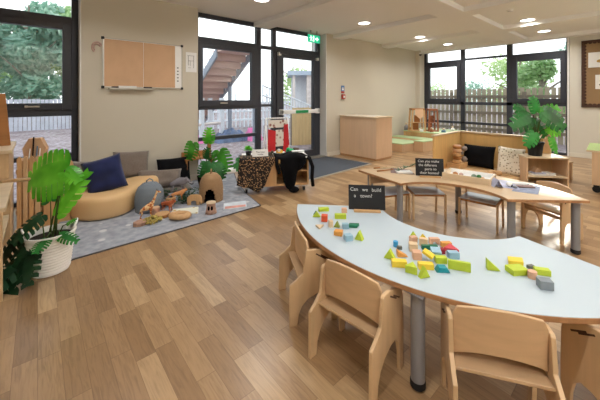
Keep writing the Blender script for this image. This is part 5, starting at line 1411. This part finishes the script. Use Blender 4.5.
M['floral'] = voro_mat('cream_sprigged_fabric', '#e6dccb', '#8d7a5e', 30, .24, .34, .9)
cushion('cushion', 'cream cushion with small brown sprigs beside the shelf unit', 5.45, 1.41, .12, -62, 14, .36, .43, .12, 'floral', -6, 14)
# stacked wooden logs
cols_ = ['tan', 'oak', 'tan', 'kraft', 'oak', 'tan', 'kraft']
tag(MB().box(5.30, 5.62, 2.10, 2.32, .1105, .20).build('wooden_box', 'tan', bevel=.004), 'low wooden box under the stacked loaves of wood in the nook corner', 'box')
for i in range(5):
    m = place(5.40+.012*math.sin(i*2), 2.19, .201+i*.06, R(30+12*math.sin(i*3)))
    mb = MB(); mb.lathe([(.075, 0), (.092, .015), (.092, .043), (.075, .058)], 18, sx=1.15, sy=.75, cap0=True, cap1=True, mtx=m)
    tag(mb.build('wooden_disc', cols_[i], smooth='auto', bevel=.003), ['bottom', 'second', 'third', 'fourth', 'topmost'][i]+' rounded wooden disc of the stack in the nook corner', 'wooden disc', 'stacked wooden discs in the nook')
M['greyrib'] = plain('grey_bark', '#8d8078', .9, .25, 20)
for i, (x, y, z, r) in enumerate(((5.57, 2.14, .201, .05), (5.60, 2.20, .30, .045), (5.56, 2.13, .385, .045))):
    tag(MB().ball((x, y, z+r), (r*1.2, r, r), 2, .25).build('driftwood_lump', 'greyrib', smooth=True), ['lowest', 'middle', 'top'][i]+' greyish lump of bark piled right of the wooden discs', 'bark', 'bark lumps in the nook')
# wooden pebbles behind the tray
for i, (x, y, r) in enumerate(((5.20, 1.72, .05), (5.28, 1.64, .055), (5.36, 1.56, .05), (5.12, 1.80, .045))):
    tag(MB().ball((x, y, .1105+r*.8), (r*1.3, r, r*.8), 2, .08).build('wooden_pebble', 'tan', smooth=True), 'smooth tan wooden pebble lying on the nook mat', 'wooden pebble', 'wooden pebbles on the nook mat')

# corner shelf unit with plant
SA = math.atan2(.79-1.20, 5.70-5.345)
su = thing('shelf_cabinet', 'low open wooden shelf cabinet at the right end of the book nook', 'cabinet', (5.345, 1.20, 0), SA)
SL = .545; SD = .34
MB().box(0, .018, 0, SD, .0, .43).build('side', 'beechz', su, bevel=.002); MB().box(SL-.018, SL, 0, SD, .0, .43).build('side', 'beechz', su, bevel=.002)
MB().box(-.006, SL+.006, -.006, SD, .43, .45).build('top', 'beech', su, bevel=.003)
MB().box(.018, SL-.018, .004, SD-.012, .16, .178).build('shelf', 'beech', su); MB().box(.018, SL-.018, .004, SD-.012, .03, .048).build('shelf', 'beech', su)
MB().box(.018, SL-.018, SD-.012, SD, .0, .43).build('back', 'tan', su)
SM = Matrix.Translation((5.345, 1.20, 0)) @ Matrix.Rotation(SA, 4, 'Z')
def sp_(x, y, z): return SM @ Vector((x, y, z))
for i, (x, w, h, c, l) in enumerate(((.18, .20, .018, 'paper', 'flat white book at the bottom of the shelf cabinet pile'), (.20, .17, .016, 'lilac', 'pale lilac book lying on the white one in the shelf cabinet'), (.34, .13, .03, 'white', 'white box of cards right of the books in the shelf cabinet'))):
    z = .1785 + (.018 if i == 1 else 0)
    tag(MB().box(-w/2, w/2, -.07, .07, 0, h, Matrix.Translation(sp_(x, .12, z)) @ Matrix.Rotation(SA+R(8*i), 4, 'Z')).build('book' if i < 2 else 'card_box', c, bevel=.002), l, 'book' if i < 2 else 'box')
tag(MB().prism([(-.05, 0), (.05, 0), (-.01, .07)], -.05, .05, Matrix.Translation(sp_(.20, .14, .213)) @ Matrix.Rotation(SA, 4, 'Z'), 'XZ').build('wooden_wedge', 'kraft', bevel=.002), 'tan paper wedge propped on the books in the shelf cabinet', 'wedge')
pc = sp_(.19, .15, .4505)
pl = thing('monstera_plant', 'tall monstera in a black pot on top of the shelf cabinet', 'plant', (0, 0, 0))
MB().lathe([(.082, .451), (.10, .60), (.108, .63), (.115, .632), (.115, .655), (.105, .655), (.10, .62)], 28, (pc.x, pc.y), cap0=True).build('pot', 'rubber', pl, smooth='auto')
MB().lathe([(.001, .625), (.10, .625)], 24, (pc.x, pc.y)).build('soil', 'soil', pl)
MB().tube([(pc.x+.02, pc.y, .62), (pc.x+.03, pc.y, .85), (pc.x, pc.y+.02, 1.05)], .014, 8, .7).build('moss_pole', 'brownfur', pl, smooth=True)
rt = Vector((.758, -.652, 0)); cm = Vector((-.652, -.758, .15))
for (dx, zz, dy, dirx, dirz, sz, mm, wdt) in [(-.10, 1.02, -.05, -.95, -.45, .42, 'leaf_deep_or_shaded', .5), (-.10, .80, -.12, -.55, -.85, .30, 'leaf_mid', .5), (.02, 1.10, .0, -.35, .95, .30, 'leaf_mid', .5), (.06, 1.10, -.10, .75, -.65, .46, 'leaf_deep_or_shaded', .5),
                                      (.14, 1.06, .05, .80, .35, .32, 'leaf', .5), (.20, .72, -.05, .25, -1, .30, 'leaf', .30), (.05, .95, .10, .30, -.5, .34, 'leaf_deep_or_shaded', .5), (-.05, 1.05, .12, -.7, .45, .30, 'leaf_deep_or_shaded', .5), (.16, .86, -.02, .8, -.35, .26, 'leaf_bright', .5)]:
    a = Vector((pc.x, pc.y, zz))+rt*dx+Vector((-.652, -.758, 0))*(-dy)
    b = Vector((pc.x, pc.y, .62))+rt*dx*.15
    MB().tube([b, b.lerp(a, .5)+Vector((0, 0, .08))-rt*dx*.1, a], .008, 6, .6).build('stem', 'stem', pl, smooth=True)
    mb = MB(); monstera(mb, a, rt*dirx+Vector((0, 0, dirz))+cm*.25, cm+Vector((0, 0, .25)), sz*.76, wid=wdt, split=.07, lobes=5); mb.build('leaf', mm, pl, recalc=False)
# beige curved chair back behind the plant
eb = thing('wooden_armchair', 'pale bentwood chair standing behind the shelf cabinet and monstera', 'chair', (6.42, 1.13, 0), R(48))
MB().prism([(-.22, .25), (.22, .25), (.24, .72), (.16, .82), (-.16, .82), (-.24, .72)], .15, .17, plane='XZ').build('backrest', 'beechz', eb, bevel=.005)
MB().box(-.22, .22, -.2, .16, .27, .29).build('seat', 'beech', eb, bevel=.004)
for x in (-.2, .2):
    for y in (-.17, .14): MB().box(x-.02, x+.02, y-.015, y+.015, 0, .27).build('leg', 'beechz', eb, bevel=.003)

# green-topped mobile table at the right edge
gt = thing('mobile_table', 'green-topped wooden table on black castors cut off by the right edge', 'table', (0, 0, 0))
M['greentop'] = plain('lime_green_laminate', '#a5bf7c', .45, .03)
MB().prism([(5.78, .62), (6.7, .68), (6.75, -.5), (5.75, -.5)], .555, .58).build('tabletop', 'beech', gt, bevel=.003)
MB().prism([(5.783, .617), (6.697, .677), (6.747, -.497), (5.753, -.497)], .58, .583).build('green_surface', 'greentop', gt)
for x, y in ((5.84, .52), (6.60, .55), (5.82, -.40), (6.60, -.40)):
    l_ = MB().box(x-.05, x+.05, y-.045, y+.045, .105, .555).build('leg', 'beechz', gt, bevel=.006)
    MB().cyl((x-.018, y, .045), (x+.018, y, .045), .045, n=20).box(x-.03, x+.03, y-.03, y+.03, .07, .105).build('castor', 'rubber', l_, smooth='auto')
# small red ball on the pale floor near the platform
tag(MB().ball((6.2, 3.05, .022), (.045, .03, .02), 2, .2).build('dropped_toy', 'rubber', smooth=True), 'small dark toy left on the floor in front of the platform', 'toy')

# ------------------------------------------------------------------ light, sky, camera
w = bpy.data.worlds.new('sky'); SC.world = w; w.use_nodes = True; nt = w.node_tree
bg = nt.nodes['Background']; tc = nd(nt, 'ShaderNodeTexCoord'); sp2 = nd(nt, 'ShaderNodeSeparateXYZ'); nt.links.new(tc.outputs['Generated'], sp2.inputs[0])
r = ramp(nt, [(.0, (.80, .84, .90, 1)), (.5, (.93, .96, 1.0, 1)), (.62, (.97, .985, 1.0, 1)), (1, (.80, .89, 1.0, 1))])
mr = nd(nt, 'ShaderNodeMapRange'); mr.inputs['From Min'].default_value = -1; mr.inputs['From Max'].default_value = 1
nt.links.new(sp2.outputs['Z'], mr.inputs['Value']); nt.links.new(mr.outputs[0], r.inputs['Fac']); nt.links.new(r.outputs['Color'], bg.inputs['Color'])
bg.inputs['Strength'].default_value = 1.9
sun = bpy.data.lights.new('sun', 'SUN'); sun.energy = 1.7; sun.angle = R(2.5); sun.color = (1, .93, .82)
so = bpy.data.objects.new('sun', sun); COL.objects.link(so); so.rotation_euler = Vector((-1, -.16, -.40)).to_track_quat('-Z', 'Y').to_euler()
def portal(loc, rot, sx, sy):
    L = bpy.data.lights.new('window_light_portal', 'AREA'); L.shape = 'RECTANGLE'; L.size = sx; L.size_y = sy; L.cycles.is_portal = True
    o = bpy.data.objects.new('window_light_portal', L); COL.objects.link(o); o.location = loc; o.rotation_euler = rot
portal((3.35, YG+.1, 1.35), (R(-90), 0, 0), 2.95, 2.65); portal((-.45, YG+.1, 1.35), (R(-90), 0, 0), 1.8, 2.65)
portal((X1+.16, 2.93, 1.35), (0, R(90), 0), 2.65, 3.4)
def ceiling_fill(x, y, e):  # added fill lamp aimed upward to lighten the ceiling, no fitting modelled
    L = bpy.data.lights.new('added_ceiling_fill', 'AREA'); L.shape = 'RECTANGLE'; L.size = 1.2; L.size_y = .2; L.energy = e; L.color = (1, .975, .94)
    o = bpy.data.objects.new('added_ceiling_fill', L); COL.objects.link(o); o.location = (x, y, 1.95); o.rotation_euler = (R(180), 0, 0)
for x in (.2, 3.4, 6.6): ceiling_fill(x, Y0+.35, 46)
cam_d = bpy.data.cameras.new('camera'); cam_d.lens = 305/600*36; cam_d.sensor_width = 36; cam_d.shift_y = -102/600; cam_d.clip_end = 300; cam_d.clip_start = .02
co = bpy.data.objects.new('camera', cam_d); COL.objects.link(co); co.location = (0, 0, 1.3); co.rotation_euler = (R(90), 0, R(49.3-90)); SC.camera = co
SC.view_settings.view_transform = 'Standard'; SC.view_settings.look = 'None'; SC.view_settings.exposure = .20; SC.view_settings.gamma = 1.04
